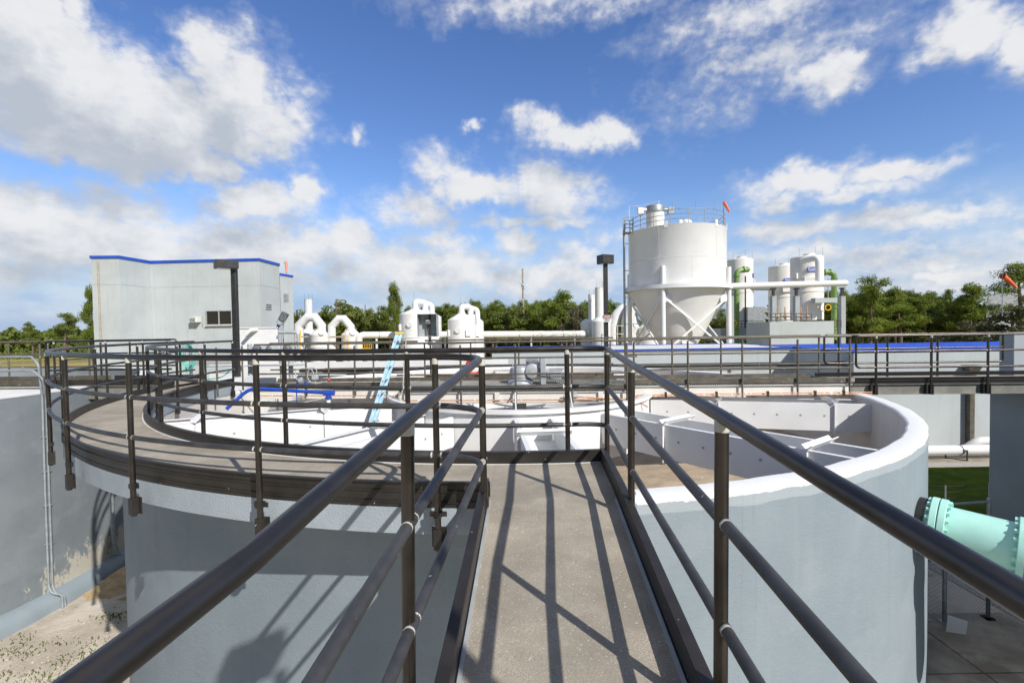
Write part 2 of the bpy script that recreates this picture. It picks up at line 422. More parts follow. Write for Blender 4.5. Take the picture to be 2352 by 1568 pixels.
def foliage(name, a, b, dead=None):
    m = bpy.data.materials.new(name); m.use_nodes = True
    t = m.node_tree; t.nodes.clear(); N = NT(t)
    out = N.n('ShaderNodeOutputMaterial')
    geo = N.n('ShaderNodeNewGeometry'); oi = N.n('ShaderNodeObjectInfo')
    k = N.mix(N.smooth(N.noise(geo.outputs['Position'], 0.9, 3), 0.35, 0.65), (*a, 1), (*b, 1))
    k = N.mix(N.m('MULTIPLY', oi.outputs['Random'], 0.55), k, tuple(x * 0.62 for x in a) + (1,))
    if dead: k = N.mix(N.smooth(N.noise(geo.outputs['Position'], 1.7, 3), 0.5, 0.6), k, (*dead, 1))
    bs = N.n('ShaderNodeBsdfPrincipled'); bs.inputs['Roughness'].default_value = 0.65
    bs.inputs['Specular IOR Level'].default_value = 0.25
    N.put(bs.inputs['Base Color'], k)
    tr = N.n('ShaderNodeBsdfTranslucent')
    N.put(tr.inputs[0], N.mix(0.5, k, (0.16, 0.24, 0.02, 1)))
    mx = N.n('ShaderNodeMixShader'); mx.inputs[0].default_value = 0.30
    t.links.new(bs.outputs[0], mx.inputs[1]); t.links.new(tr.outputs[0], mx.inputs[2])
    t.links.new(mx.outputs[0], out.inputs[0]); return m
M['pine'] = foliage('pine_needles', (0.15, 0.205, 0.03), (0.25, 0.30, 0.05))
M['leaf'] = foliage('broad_leaves', (0.145, 0.19, 0.04), (0.24, 0.27, 0.07))
M['oak'] = foliage('dull_oak_leaves', (0.075, 0.080, 0.038), (0.12, 0.115, 0.065), (0.19, 0.16, 0.115))
M['grass'] = foliage('weed_leaves', (0.10, 0.13, 0.025), (0.18, 0.19, 0.05))

def tank_wall_material(name, rim_z, white_rim, stains, lo=(0.222, 0.268, 0.300, 1), hi=(0.262, 0.308, 0.338, 1)):
    """grey stucco with a ragged white painted rim; lime stains near the foot of the old wall"""
    m = bpy.data.materials.new(name); m.use_nodes = True
    t = m.node_tree; t.nodes.clear(); N = NT(t)
    bs = N.n('ShaderNodeBsdfPrincipled'); out = N.n('ShaderNodeOutputMaterial')
    t.links.new(bs.outputs[0], out.inputs[0])
    c = N.n('ShaderNodeNewGeometry').outputs['Position']
    x, y, z = N.sep(c)
    k = N.mix(N.smooth(N.noise(c, 0.9, 6, 0.6), 0.3, 0.7), lo, hi)
    sc = N.v('MULTIPLY', c, (1, 1, 0.05))
    k = N.mix(N.smooth(N.noise(sc, 9, 5, 0.6), 0.52, 0.8, 0, 0.12 if stains else 0.3), k, (0.32, 0.35, 0.36, 1))
    scr = N.noise(N.v('MULTIPLY', c, (1, 1, 0.35)), 11, 6, 0.75)
    k = N.mix(N.smooth(scr, 0.68, 0.74, 0, 0.55), k, (0.42, 0.45, 0.46, 1))
    drip = N.noise(N.v('MULTIPLY', c, (1, 1, 0.03)), 5.5, 6, 0.7)
    k = N.mix(N.m('MULTIPLY', N.smooth(drip, 0.60, 0.70, 0, 0.45), N.smooth(z, 0.3, 2.6)), k, (0.15, 0.17, 0.175, 1))
    patch = N.noise(N.v('MULTIPLY', c, (1, 1, 1.6)), 1.3, 3, 0.5)
    k = N.mix(N.smooth(patch, 0.58, 0.64, 0, 0.12), k, (0.36, 0.40, 0.42, 1))
    if white_rim:
        edge = N.m('MULTIPLY', N.m('SUBTRACT', N.noise(c, 2.2, 3, 0.5), 0.5), 0.07)
        k = N.mix(N.smooth(N.m('ADD', z, edge), rim_z - 0.16, rim_z - 0.15, 0, 0.4), k, (0.50, 0.54, 0.55, 1))
        edge2 = N.m('MULTIPLY', N.m('SUBTRACT', N.noise(c, 5, 5, 0.75), 0.5), 0.065)
        k = N.mix(N.smooth(N.m('ADD', z, edge2), rim_z - 0.065, rim_z - 0.06), k, (0.70, 0.70, 0.70, 1))
    if stains:
        st = N.m('ADD', N.m('MULTIPLY', N.noise(N.v('MULTIPLY', c, (1, 1, 0.5)), 3.0, 6, 0.7), 0.55), N.m('MULTIPLY', N.noise(N.v('MULTIPLY', c, (1, 1, 0.45)), 16, 5, 0.75), 0.45))
        zone = N.m('MULTIPLY', N.smooth(z, -1.35, 0.0, 1.0, 0.0), N.smooth(y, 9.2, 11.0))
        k = N.mix(N.smooth(N.m('MULTIPLY_ADD', zone, 0.30, st), 0.66, 0.74), k, (0.50, 0.47, 0.40, 1))
    N.put(bs.inputs['Base Color'], k)
    bs.inputs['Roughness'].default_value = 0.72
    bs.inputs['Specular IOR Level'].default_value = 0.3
    b = N.n('ShaderNodeBump'); b.inputs['Strength'].default_value = 0.6; b.inputs['Distance'].default_value = 0.012
    hgt = N.m('ADD', N.m('MULTIPLY', N.noise(c, 75, 4, 0.6), 0.75), N.m('MULTIPLY', N.noise(N.v('MULTIPLY', c, (1, 1, 2.5)), 9, 5, 0.6), 0.5))
    N.put(b.inputs['Height'], hgt); N.put(bs.inputs['Normal'], b.outputs[0])
    return m
M['tankwall'] = tank_wall_material('grey_tank_stucco', 2.73, True, False)
M['oldwall'] = tank_wall_material('weathered_tank_stucco', 3.04, False, True, (0.18, 0.205, 0.222, 1), (0.23, 0.256, 0.272, 1))

# ================================================================== GROUND
def ground_material():
    m = bpy.data.materials.new('ground_soil'); m.use_nodes = True
    t = m.node_tree; t.nodes.clear(); N = NT(t)
    bs = N.n('ShaderNodeBsdfPrincipled'); out = N.n('ShaderNodeOutputMaterial'); t.links.new(bs.outputs[0], out.inputs[0])
    c = N.n('ShaderNodeNewGeometry').outputs['Position']; x, y, z = N.sep(c)
    sand = N.mix(N.smooth(N.noise(c, 0.9, 7, 0.65), 0.35, 0.62), (0.42, 0.365, 0.295, 1), (0.60, 0.54, 0.45, 1))
    sand = N.mix(N.smooth(N.noise(c, 26, 3, 0.6), 0.62, 0.68, 0, 0.7), sand, (0.56, 0.52, 0.44, 1))
    sand = N.mix(N.smooth(N.noise(c, 2.1, 5, 0.7), 0.60, 0.68, 0, 0.6), sand, (0.22, 0.18, 0.135, 1))
    dry = N.mix(N.smooth(N.noise(c, 0.05, 6, 0.65), 0.42, 0.6), (0.36, 0.27, 0.10, 1), (0.15, 0.17, 0.045, 1))
    dry = N.mix(N.smooth(N.noise(c, 0.35, 6, 0.7), 0.5, 0.7, 0, 0.6), dry, (0.42, 0.34, 0.15, 1))
    d = N.v('LENGTH', N.v('MULTIPLY_ADD', c, (1, 1, 0), (2.0, -9.0, 0)))
    k = N.mix(N.smooth(d, 24, 36), sand, dry)
    N.put(bs.inputs['Base Color'], k); bs.inputs['Roughness'].default_value = 0.95; bs.inputs['Specular IOR Level'].default_value = 0.1
    b = N.n('ShaderNodeBump'); b.inputs['Strength'].default_value = 0.8; b.inputs['Distance'].default_value = 0.03
    N.put(b.inputs['Height'], N.m('ADD', N.noise(c, 14, 6, 0.7), N.m('MULTIPLY', N.noise(c, 2.0, 4), 1.5))); N.put(bs.inputs['Normal'], b.outputs[0])
    return m
g_ = MB()
rr = [0] + [1.5 * k for k in range(1, 31)] + [60, 100, 200, 800, 2600]
NR = len(rr) - 1
def smooth(v, a, b):
    t_ = min(1, max(0, (v - a) / (b - a))); return t_ * t_ * (3 - 2 * t_)
def ground_z(x, y):
    """the ground lies lower between the two tanks at the left"""
    return GZ + (GL - GZ) * smooth(-x, 2.5, 6.0) * (1 - smooth(math.hypot(x, y), 32, 52))
vs = []; fs = []
for r_ in rr[1:]:
    vs += [(r_ * math.cos(2 * math.pi * i / 48), r_ * math.sin(2 * math.pi * i / 48), 0) for i in range(48)]
vs = [(x, y, ground_z(x, y)) for x, y, z in vs]
fs = [tuple(range(48))] + [(k * 48 + i, (k + 1) * 48 + i, (k + 1) * 48 + (i + 1) % 48, k * 48 + (i + 1) % 48) for k in range(NR - 1) for i in range(48)]
g_.add(vs, fs); structure(g_.build('ground', ground_material()))

def lawn_material():
    m = bpy.data.materials.new('mown_grass'); m.use_nodes = True
    t = m.node_tree; t.nodes.clear(); N = NT(t)
    bs = N.n('ShaderNodeBsdfPrincipled'); out = N.n('ShaderNodeOutputMaterial'); t.links.new(bs.outputs[0], out.inputs[0])
    c = N.n('ShaderNodeNewGeometry').outputs['Position']
    k = N.mix(N.smooth(N.noise(c, 1.4, 6, 0.7), 0.35, 0.65), (0.060, 0.105, 0.010, 1), (0.115, 0.17, 0.018, 1))
    k = N.mix(N.smooth(N.noise(c, 30, 4, 0.7), 0.5, 0.7, 0, 0.5), k, (0.05, 0.075, 0.008, 1))
    N.put(bs.inputs['Base Color'], k); bs.inputs['Roughness'].default_value = 1.0; bs.inputs['Specular IOR Level'].default_value = 0.05
    b = N.n('ShaderNodeBump'); b.inputs['Strength'].default_value = 1.0; b.inputs['Distance'].default_value = 0.05
    N.put(b.inputs['Height'], N.noise(N.v('MULTIPLY', c, (1, 0.5, 1)), 40, 5, 0.7)); N.put(bs.inputs['Normal'], b.outputs[0])
    return m
M['lawn'] = lawn_material()
structure(MB().box(8.6, 46, 9.9, 16.4, GZ - 0.2, GZ + 0.012).build('lawn', M['lawn']))
structure(MB().box(8.6, 46, 16.4, 16.95, GZ - 0.2, GZ + 0.02).build('gravel_strip', M['gravel']))
structure(MB().box(8.6, 46, 16.95, 17.75, GZ - 0.2, GZ + 0.045).build('concrete_strip', M['path']))
structure(MB().box(8.6, 46, 17.75, 19.05, GZ - 0.2, GZ + 0.02).build('gravel_bed', M['gravel']))
pth = MB()
for i in range(5):
    for j in range(2):
        pth.box(4.9 + j * 1.72, 6.6 + j * 1.72, 1.0 + i * 1.42, 2.4 + i * 1.42, GZ - 0.2, GZ + 0.035)
structure(pth.build('footpath', M['path'], bevel=0.012))
structure(MB().box(8.4, 16, 0.2, 9.8, GZ - 0.2, GZ + 0.016).build('gravel_bed', M['gravel']))

# ================================================================== THE NEAR TANK
C = (0.16, 11.80); ZF = 2.985; ZR = 2.73
RO, RI = 7.62, 7.37
tank = thing('concrete_tank', (C[0], C[1], 0), 'round open grey concrete tank, white inside, under the ring walkway', 'tank')
def rimnoise(a, z): return 0.006 * math.sin(a * 37) + 0.005 * math.sin(a * 83 + 1) + 0.004 * math.sin(a * 151)
MB().lathe([(RO, GL - .1), (RO, 1.2), (RO, ZR - 0.03), (RO - 0.01, ZR - 0.008), (RO - 0.03, ZR), (RI + 0.03, ZR), (RI + 0.006, ZR - 0.012), (RI, ZR - 0.035), (RI, ZR - 0.07)],
           (*C, 0), 220, rnd=lambda a, z: rimnoise(a, z) if z > ZR - 0.06 else 0.0).build('outer_wall', M['tankwall'], tank, 22)
MB().lathe([(RI, ZR - 0.06), (RI, 0.5)], (*C, 0), 160).build('inner_wall', M['inner'], tank, 50)
MB().lathe([(RI, 1.35), (5.2, 1.2), (0.05, 0.5)], (*C, 0), 96).build('tank_floor', M['tan'], tank, 50)
# reaction well: drum with a flared skirt
well = MB().lathe([(3.02, 1.72), (3.02, 2.74), (3.02, 2.77), (3.16, 2.77), (3.16, 2.70), (3.09, 2.69), (3.09, 1.72)], (*C, 0), 128).build('centre_well', M['white'], tank, 30)
MB().lathe([(1.45, 0.4), (1.45, 2.05), (1.5, 2.08), (1.5, 0.4)], (*C, 0), 64).build('draft_tube', M['cream'], tank, 30)
MB().cyl((C[0], C[1], 0.3), (C[0], C[1], 2.75), 0.17, 24).build('drive_shaft', M['white'], tank)
for a in (-86, -54, -14.5, 22, 58, 94, 130, 166, -156, -121):
    ca, sa = math.cos(R(a)), math.sin(R(a)); rad = Vector((ca, sa, 0)); per = Vector((-sa, ca, 0)); o = Vector((C[0], C[1], 0))
    tr = MB()
    for s in (-1, 1):
        p0 = o + rad * 3.10 + per * 0.36 * s; p1 = o + rad * 7.36 + per * 0.36 * s
        tr.beam(p0 + Vector((0, 0, 2.335)), p1 + Vector((0, 0, 2.335)), 0.016, 0.55)
        tr.beam(p0 + Vector((0, 0, 2.612)) - per * s * 0.03, p1 + Vector((0, 0, 2.612)) - per * s * 0.03, 0.075, 0.014)
        for q in range(9):
            cpt = o + rad * (3.45 + q * 0.44) + per * (0.36 * s + 0.0095 * s) + Vector((0, 0, 2.37))
            tr.cur = 1; tr.cyl(cpt - per * s * 0.004, cpt + per * s * 0.003, 0.022, 10); tr.cur = 0
        for r_ in (4.5, 6.7):
            b0 = o + rad * r_ + per * (0.36 * s + 0.035 * s)
            tr.beam(b0 + Vector((0, 0, 1.99)), b0 + Vector((0, 0, 2.6)), 0.05, 0.012, up=tuple(rad))
    tr.beam(o + rad * 3.10 + Vector((0, 0, 2.2)), o + rad * 7.36 + Vector((0, 0, 2.2)), 0.70, 0.014)
    la = tr.build('launder_trough', [M['white'], M['grey']], tank)
    for r_ in (4.5, 6.7):
        br = MB()
        cpt = o + rad * r_ + Vector((0, 0, 2.66))
        br.beam(cpt - per * 0.42 + rad * 0.03, cpt + per * 0.42 + rad * 0.03, 0.012, 0.10, up=(rad.x, rad.y, 1))
        br.beam(cpt - per * 0.42 - rad * 0.03, cpt + per * 0.42 - rad * 0.03, 0.012, 0.10, up=(-rad.x, -rad.y, 1))
        br.build('angle_brace', M['white'], la)

# ================================================================== WALKWAY SLAB
ZS = lambda y: ZF - 0.066 * max(0.0, 3.5 - y)            # the approach ramps up to the ring
walk = thing('concrete_walkway', (0.2, 2.0, 0), 'brown grey walkway leading from the viewer and turning left round the tank', 'walkway')
A0, A1 = -84.6, -184.0
rs = MB().ring(C, 7.355, 8.17, ZF - 0.10, ZF - 0.004, A1, A0, 120); rs.ring(C, 7.356, 8.215, ZF - 0.29, ZF - 0.088, A1, A0, 120)
rs.build('ring_slab', M['slab'], walk)
MB().ring(C, 7.36, 8.19, ZF - 0.02, ZF, A1, A0, 120).build('ring_deck', M['deck'], walk)
xl = lambda y: -0.29 + 0.0275 * y
xr = lambda y: 0.545 + 0.060 * y
dk = MB(); sl = MB()
ys = [-3.0, -1.0, 1.0, 2.0, 3.0, 3.5, 4.47]
vs = []
for y in ys:
    yr = min(y, 4.50)
    vs += [(xl(y), y, ZS(y) + 0.003), (xr(y), yr, ZS(yr) + 0.003)]
dk.add(vs, [(2 * i, 2 * i + 1, 2 * i + 3, 2 * i + 2) for i in range(len(ys) - 1)])
dk.build('approach_deck', M['deck'], walk)
for i in range(len(ys) - 2):
    y0, y1 = ys[i], ys[i + 1]
    z0, z1 = ZS(y0), ZS(y1)
    sl.add([(xl(y0) - .045, y0, z0 - .30), (xr(y0) + .045, y0, z0 - .30), (xr(y1) + .045, y1, z1 - .30), (xl(y1) - .045, y1, z1 - .30),
            (xl(y0) - .045, y0, z0 - .006), (xr(y0) + .045, y0, z0 - .006), (xr(y1) + .045, y1, z1 - .006), (xl(y1) - .045, y1, z1 - .006)],
           [(0, 3, 2, 1), (4, 5, 6, 7), (0, 4, 7, 3), (1, 2, 6, 5)])
sl.build('approach_slab', M['greywall'], walk)
def toe_straight(fx, ya, yb, side):
    t = MB(); Y = [ya, 0, 1, 2, 3, 3.5, yb]; Y = sorted(set(y for y in Y if ya <= y <= yb))
    for i in range(len(Y) - 1):
        a = Vector((fx(Y[i]) + side * 0.012, Y[i], ZS(Y[i]))); b = Vector((fx(Y[i + 1]) + side * 0.012, Y[i + 1], ZS(Y[i + 1])))
        up = Vector((0, 0, 1))
        t.beam(a + up * 0.02, b + up * 0.02, 0.016, 0.19)
        t.beam(a + up * 0.118 + Vector((side * 0.018, 0, 0)), b + up * 0.118 + Vector((side * 0.018, 0, 0)), 0.05, 0.012)
        t.beam(a + up * 0.045 + Vector((side * 0.014, 0, 0)), b + up * 0.045 + Vector((side * 0.014, 0, 0)), 0.018, 0.016)
        t.beam(a - up * 0.07 + Vector((side * 0.014, 0, 0)), b - up * 0.07 + Vector((side * 0.014, 0, 0)), 0.024, 0.016)
    return t
toe_straight(xl, -3.0, 3.66, -1).build('toe_plate', M['toe'], walk)
toe_straight(xr, -3.0, 4.52, 1).build('toe_plate', M['toe'], walk)
t = MB().ring(C, 7.325, 7.343, ZF - 0.05, ZF + 0.105, A1, A0, 120)
t.ring(C, 7.298, 7.347, ZF + 0.105, ZF + 0.117, A1, A0, 120); t.build('toe_plate', M['toe'], walk)
t = MB().ring(C, 8.196, 8.212, ZF - 0.086, ZF + 0.105, A1, -92.4, 120)
for z0, z1, q in ((0.105, 0.117, 0.03), (0.035, 0.047, 0.022), (-0.048, -0.036, 0.022)):
    t.ring(C, 8.199, 8.20 + q, ZF + z0, ZF + z1, A1, -92.4, 120)
t.build('toe_plate', M['toe'], walk)
# paint lines left along the foot of the toe plates
pl = MB().ring(C, 7.345, 7.362, ZF + 0.001, ZF + 0.006, A1, A0, 120)
pl.build('paint_line', M['white'], walk)
pl = MB()
for fx, s in ((xl, 1), (xr, -1)):
    Y = [-3, 0, 1, 2, 3, 3.5]
    for i in range(5):
        pl.beam((fx(Y[i]) + s * .012, Y[i], ZS(Y[i]) + .006), (fx(Y[i + 1]) + s * .012, Y[i + 1], ZS(Y[i + 1]) + .006), 0.018, 0.006)
pl.build('paint_line', M['conduit'], walk)

# ================================================================== HANDRAILS
def joint(mb, p, d, r):
    """two bevelled fittings where a rail meets a post"""
    d = Vector(d).normalized()
    for s in (-1, 1):
        mb.tube([Vector(p) + d * s * 0.012, Vector(p) + d * s * 0.030, Vector(p) + d * s * 0.041], [r * 0.62, r * 1.02, r * 1.06], 14)
def rail_post(parent, foot, top, levels, tang, r=0.0235, mat='rail', fit='fitting', bracket=None, capped=True, rr=0.021):
    """foot/top: ends of the post; levels: points where the lower rails cross it"""
    foot, top = Vector(foot), Vector(top)
    ax = (top - foot).normalized()
    p = MB().tube([foot, top - ax * 0.05], r, 18).build('post', M[mat], parent)
    if fit:
        if capped:
            MB().tube([top - ax * 0.052, top - ax * 0.010], r * 1.035, 18).build('fitting', M[fit], p)
        for q in levels:
            f = MB(); joint(f, q, tang, rr); f.build('fitting', M[fit], p)
    if bracket is not None:
        out = Vector(bracket); side = Vector((-out.y, out.x, 0)); b = MB()
        c = foot + ax * 0.09
        b.obox(c - out * 0.035, out, side, (0, 0, 1), 0.006, 0.055, 0.075)
        b.obox(c, out, side, (0, 0, 1), 0.029, 0.029, 0.075)
        b.build('bracket', M['toe'], p); b = MB()
        c2 = foot + ax * 0.27
        b.obox(c2 - out * 0.005, out, side, (0, 0, 1), 0.028, 0.028, 0.022)
        for s in (-1, 1):
            b.obox(c2 - out * 0.012 + side * 0.042 * s, out, side, (0, 0, 1), 0.006, 0.022, 0.018)
        b.build('clamp', M['toe'], p)
    return p
HT = (1.07, 0.71, 0.35)

# outer railing: up the left side of the ramp, then left round the ring
LEFT = [(-0.60, -0.9, 3.76), (-0.49, 0.45, 3.86), (-0.43, 0.77, 3.885), (-0.365, 1.65, 3.942), (-0.29, 2.5, 4.0), (-0.215, 3.32, 4.05)]
def polyz(pts, y):
    for a, b in zip(pts, pts[1:]):
        if a[1] <= y <= b[1]:
            t_ = (y - a[1]) / (b[1] - a[1]); return Vector(a).lerp(Vector(b), t_)
    return Vector(pts[-1])
outer = thing('guard_railing', (-0.3, 3.4, ZF), 'dark bronze railing left of the walkway, curving along the outer edge of the ring', 'railing')
for i, h in enumerate(HT):
    dz = h - 1.07
    pts = [Vector(q) + Vector((0, 0, dz)) for q in LEFT] + arc(C, 8.33, ZF + h, -94.2, -183.5, 70)
    pts = fillet(pts, 0.13, 6)
    if i == 0: MB().tube(pts, 0.0242, 22).build('top_rail', M['rail'], outer)
    else: MB().tube(pts, 0.0212, 20).build('mid_rail', M['midrail'], outer)
for y in (-0.1, 1.65, 3.36):
    tp = polyz(LEFT, min(y, 3.32)); f0 = Vector((tp.x - 0.02 if y < 2 else tp.x, y, ZS(y) - 0.22))
    rail_post(outer, f0, (tp.x, y, tp.z), [Vector((tp.x, y, tp.z - 1.07 + h)) for h in HT[1:]], (0.08, 1, 0.06), bracket=(-1, 0, 0))
def ring_post(parent, a, r, out, foot=-0.36):
    ca, sa = math.cos(R(a)), math.sin(R(a)); x, y = C[0] + r * ca, C[1] + r * sa
    rail_post(parent, (x, y, ZF + foot), (x, y, ZF + 1.07), [(x, y, ZF + h) for h in HT[1:]], (-sa, ca, 0), bracket=(ca * out, sa * out, 0))
for a in (-95.0, -105.1, -115.5, -125.7, -136.0, -147, -158.2, -169.5, -180):
    ring_post(outer, a, 8.33, 1)
# inner railing: up the right side of the ramp, then left along the inside of the ring
RIGHT = [(0.62, -0.9, 3.76), (0.675, 0.5, 3.87), (0.69, 1.0, 3.90), (0.712, 1.65, 3.942), (0.80, 3.25, 4.0), (0.885, 4.50, 4.052)]
inner = thing('guard_railing', (0.8, 4.4, ZF), 'dark bronze railing right of the walkway, bending along the inner edge of the ring', 'railing')
for i, h in enumerate(HT):
    dz = h - 1.07
    pts = [Vector(q) + Vector((0, 0, dz)) for q in RIGHT] + arc(C, 7.27, ZF + h, -85.6, -183.5, 70)
    pts = fillet(pts, 0.13, 6)
    if i == 0: MB().tube(pts, 0.0242, 22).build('top_rail', M['rail'], inner)
    else: MB().tube(pts, 0.0212, 20).build('mid_rail', M['midrail'], inner)
for y in (-0.1, 1.63, 3.22, 4.47):
    tp = polyz(RIGHT, y); lean = -0.012
    rail_post(inner, (tp.x + lean, y, ZS(y) - 0.22), (tp.x, y, tp.z), [Vector((tp.x, y, tp.z - 1.07 + h)) for h in HT[1:]], (0.07, 1, 0.05), bracket=(1, 0, 0))
for a in (-87.2, -99.3, -110.4, -121.4, -132.0, -142.5, -153, -163.5, -174, -183):
    ring_post(inner, a, 7.27, -1)

# ================================================================== THE BRIDGE ACROSS THE TANK
AB = 0.0579
E_ = Vector((math.cos(AB), -math.sin(AB), 0)); NB = Vector((math.sin(AB), math.cos(AB), 0)); OB = Vector((0, 10.9, 0))
def BP(s, t, z): return OB + E_ * s + NB * t + Vector((0, 0, z))
def s_at(u, v, t=0.0):
    d = sight(u, v, Y=1.0) - Vector((0, 0, CZ)); n = NB
    k = (OB + NB * t).dot(n) / d.dot(n)
    return (d * k - OB).dot(E_)
ZB = 2.975
def bbox(mb, s0, s1, t0, t1, z0, z1):
    return mb.obox(BP((s0 + s1) / 2, (t0 + t1) / 2, (z0 + z1) / 2), E_, NB, (0, 0, 1), abs(s1 - s0) / 2, abs(t1 - t0) / 2, abs(z1 - z0) / 2)
def ibeam(mb, s0, s1, t, z0, z1, w=0.11):
    bbox(mb, s0, s1, t - 0.006, t + 0.006, z0 + 0.012, z1 - 0.012)
    bbox(mb, s0, s1, t - w / 2, t + w / 2, z1 - 0.012, z1); bbox(mb, s0, s1, t - w / 2, t + w / 2, z0, z0 + 0.012)
SW = s_at(1957, 880)                                   # where the white span over the tank ends
bridge = thing('bridge_walkway', BP(0, 0.5, 2.7), 'long steel bridge across the middle of the open tank, white beam left, dull beam right', 'bridge')
for t in (0.0, 1.02):
    b = MB(); ibeam(b, -6.15, SW - 0.02, t, 2.705, 2.93); b.build('span_beam', M['cream'], bridge)
    b = MB(); ibeam(b, SW, 16, t, 2.70, 2.925); o_ = b.build('span_beam', M['oldsteel'], bridge)
    o_['label'] = 'dull olive outer beam'
gr = MB()
n = int((SW + 6.1) / 0.045)
for i in range(n):
    s = -6.1 + i * 0.045
    bbox(gr, s, s + 0.008, -0.03, 1.05, ZB - 0.045, ZB)
for t in (0.1, 0.35, 0.6, 0.85): bbox(gr, -6.1, SW, t, t + 0.008, ZB - 0.012, ZB - 0.002)
gr.build('grating', M['grating'], bridge)
b = MB(); bbox(b, SW, 16, -0.02, 1.04, ZB - 0.05, ZB - 0.004); b.build('deck_plate', M['deck'], bridge)
for t, s0, s1, z0, z1, mm in ((-0.045, -6.1, -2.47, 0.0, 0.095, 'galv'), (-0.045, 2.6, SW - 0.05, 0.0, 0.095, 'galv'), (1.06, -6.1, SW - 0.3, 0.0, 0.095, 'galv'), (1.06, SW - 0.2, 16, 0.01, 0.11, 'toe'), (-0.05, SW + 0.03, 16, -0.03, 0.095, 'toe')):
    b = MB(); bbox(b, s0, s1, t - 0.005, t + 0.005, ZB + z0, ZB + z1)
    if mm == 'toe':
        for zz in (0.085, 0.03): bbox(b, s0, s1, t - 0.03, t - 0.005, ZB + zz - 0.008, ZB + zz + 0.004)
    b.build('toe_plate', M[mm], bridge)
# the wider platform in the middle
P0, P1 = -2.45, 2.55
b = MB(); ibeam(b, P0, P1, -0.62, 2.66, 2.90, 0.09); ibeam(b, P0, P1, 1.75, 2.66, 2.90, 0.09)
for s in (P0 + 0.03, P1 - 0.03):
    b.obox(BP(s, 0.56, 2.78), E_, NB, (0, 0, 1), 0.006, 1.2, 0.11)
for s in (-0.3, 1.9):
    bbox(b, s - 0.05, s + 0.05, -0.68, -0.63, 2.68, 2.89)
b.build('platform_beam', M['cream'], bridge)
gr = MB()
for i in range(int((P1 - P0) / 0.05)):
    s = P0 + 0.02 + i * 0.05
    bbox(gr, s, s + 0.012, -0.66, 1.78, 2.905, 2.955)
for t in (-0.3, 0.1, 0.5, 0.9, 1.3): bbox(gr, P0, P1, t, t + 0.008, 2.94, 2.952)
gr.build('grating', M['grating'], bridge)
b = MB(); bbox(b, P0, P1, -0.70, -0.69, 2.955, 3.05); bbox(b, P1 - 0.005, P1 + 0.005, -0.69, -0.06, 2.955, 3.05); bbox(b, P0 - 0.005, P0 + 0.005, -0.69, -0.06, 2.955, 3.05); bbox(b, P0, P1, 1.79, 1.80, 2.955, 3.07)
b.build('toe_plate', M['galv'], bridge)
# clips and stiffeners
for u in (2012, 2139, 2269):
    s = s_at(u, 880); b = MB()
    bbox(b, s - 0.17, s - 0.05, -0.10, -0.02, 2.705, 2.92); bbox(b, s - 0.05, s - 0.035, -0.12, -0.02, 2.70, 2.925)
    b.build('stiffener', M['darksteel'], bridge)

def straight_rail(label, s0, s1, t, posts, z=ZB, H=(1.0, 0.665, 0.32), mat='galv', fit=None, foot=-0.2, r=0.021, loop=(0, 0), ext=None):
    g = thing('guard_railing', BP((s0 + s1) / 2, t, z), label, 'railing')
    top = [BP(s0, t, z + H[0]), BP(s1, t, z + H[0])]
    if loop[0]: top = [BP(s0, t, z + H[2]), BP(s0, t, z + H[0])] + top[1:]
    if loop[1]: top = top[:-1] + [BP(s1, t, z + H[0]), BP(s1, t, z + H[2])]
    # a closed end runs down from the top rail into the lowest one
    low = [BP(s0, t, z + H[2]), BP(s1, t, z + H[2])]
    if loop[0] and loop[1]: full = [BP((s0 + s1) / 2, t, z + H[2])] + top + [BP((s0 + s1) / 2, t, z + H[2])]
    elif loop[0]: full = [BP(s1, t, z + H[2])] + top
    elif loop[1]: full = top + [BP(s0, t, z + H[2])]
    else: full = None
    if full: MB().tube(fillet(full, 0.09, 5), r, 12).build('top_rail', M[mat], g)
    else:
        MB().tube(top, r, 12).build('top_rail', M[mat], g); MB().tube(low, r * 0.92, 12).build('mid_rail', M[mat], g)
    MB().tube([BP(s0, t, z + H[1]), BP(s1, t, z + H[1])], r * 0.92, 12).build('mid_rail', M[mat], g)
    for s in posts:
        rail_post(g, BP(s, t, z + foot), BP(s, t, z + H[0]), [BP(s, t, z + h) for h in H[1:]], E_, r=r * 1.02, mat=mat, fit=fit, capped=bool(fit), rr=r * 0.95)
    return g
sa = lambda us, t: [s_at(u, 850, t) for u in us]
straight_rail('dull bronze railing on the near side of the bridge, left of the drive platform', -6.0, P0, -0.09, sa((498, 591, 703, 815), -0.09), ext=1)
straight_rail('paint spattered railing along the near edge of the drive platform', P0, P1 + 0.1, -0.74, sa((931, 1058, 1184, 1314, 1440), -0.74), foot=-0.32)
straight_rail('dull bronze railing on the near side of the bridge, right of the drive platform', P1 + 0.02, s_at(1955, 850, -0.09), -0.09, sa((1456, 1580, 1705, 1832, 1952), -0.09), foot=-0.3)
straight_rail('dark bronze railing with pale joints, near side of the bridge, right end', s_at(1966, 850, -0.12), 16, -0.12, sa((2012, 2139, 2269), -0.12) + [12.4, 13.7], mat='rail', fit='fitting', loop=(1, 0), foot=-0.27, r=0.0235)
straight_rail('dull bronze railing on the far side of the bridge, left of the drive platform', -6.3, P0, 1.08, sa((557, 655, 755, 858), 1.08))
straight_rail('dull bronze railing on the far edge of the drive platform', P0, P1, 1.84, sa((976, 1082, 1192, 1302, 1402), 1.84))
straight_rail('dull bronze railing on the far side of the bridge, right of the drive platform', P1, s_at(1884, 850, 1.08), 1.08, sa((1436, 1544, 1656, 1769, 1881), 1.08))
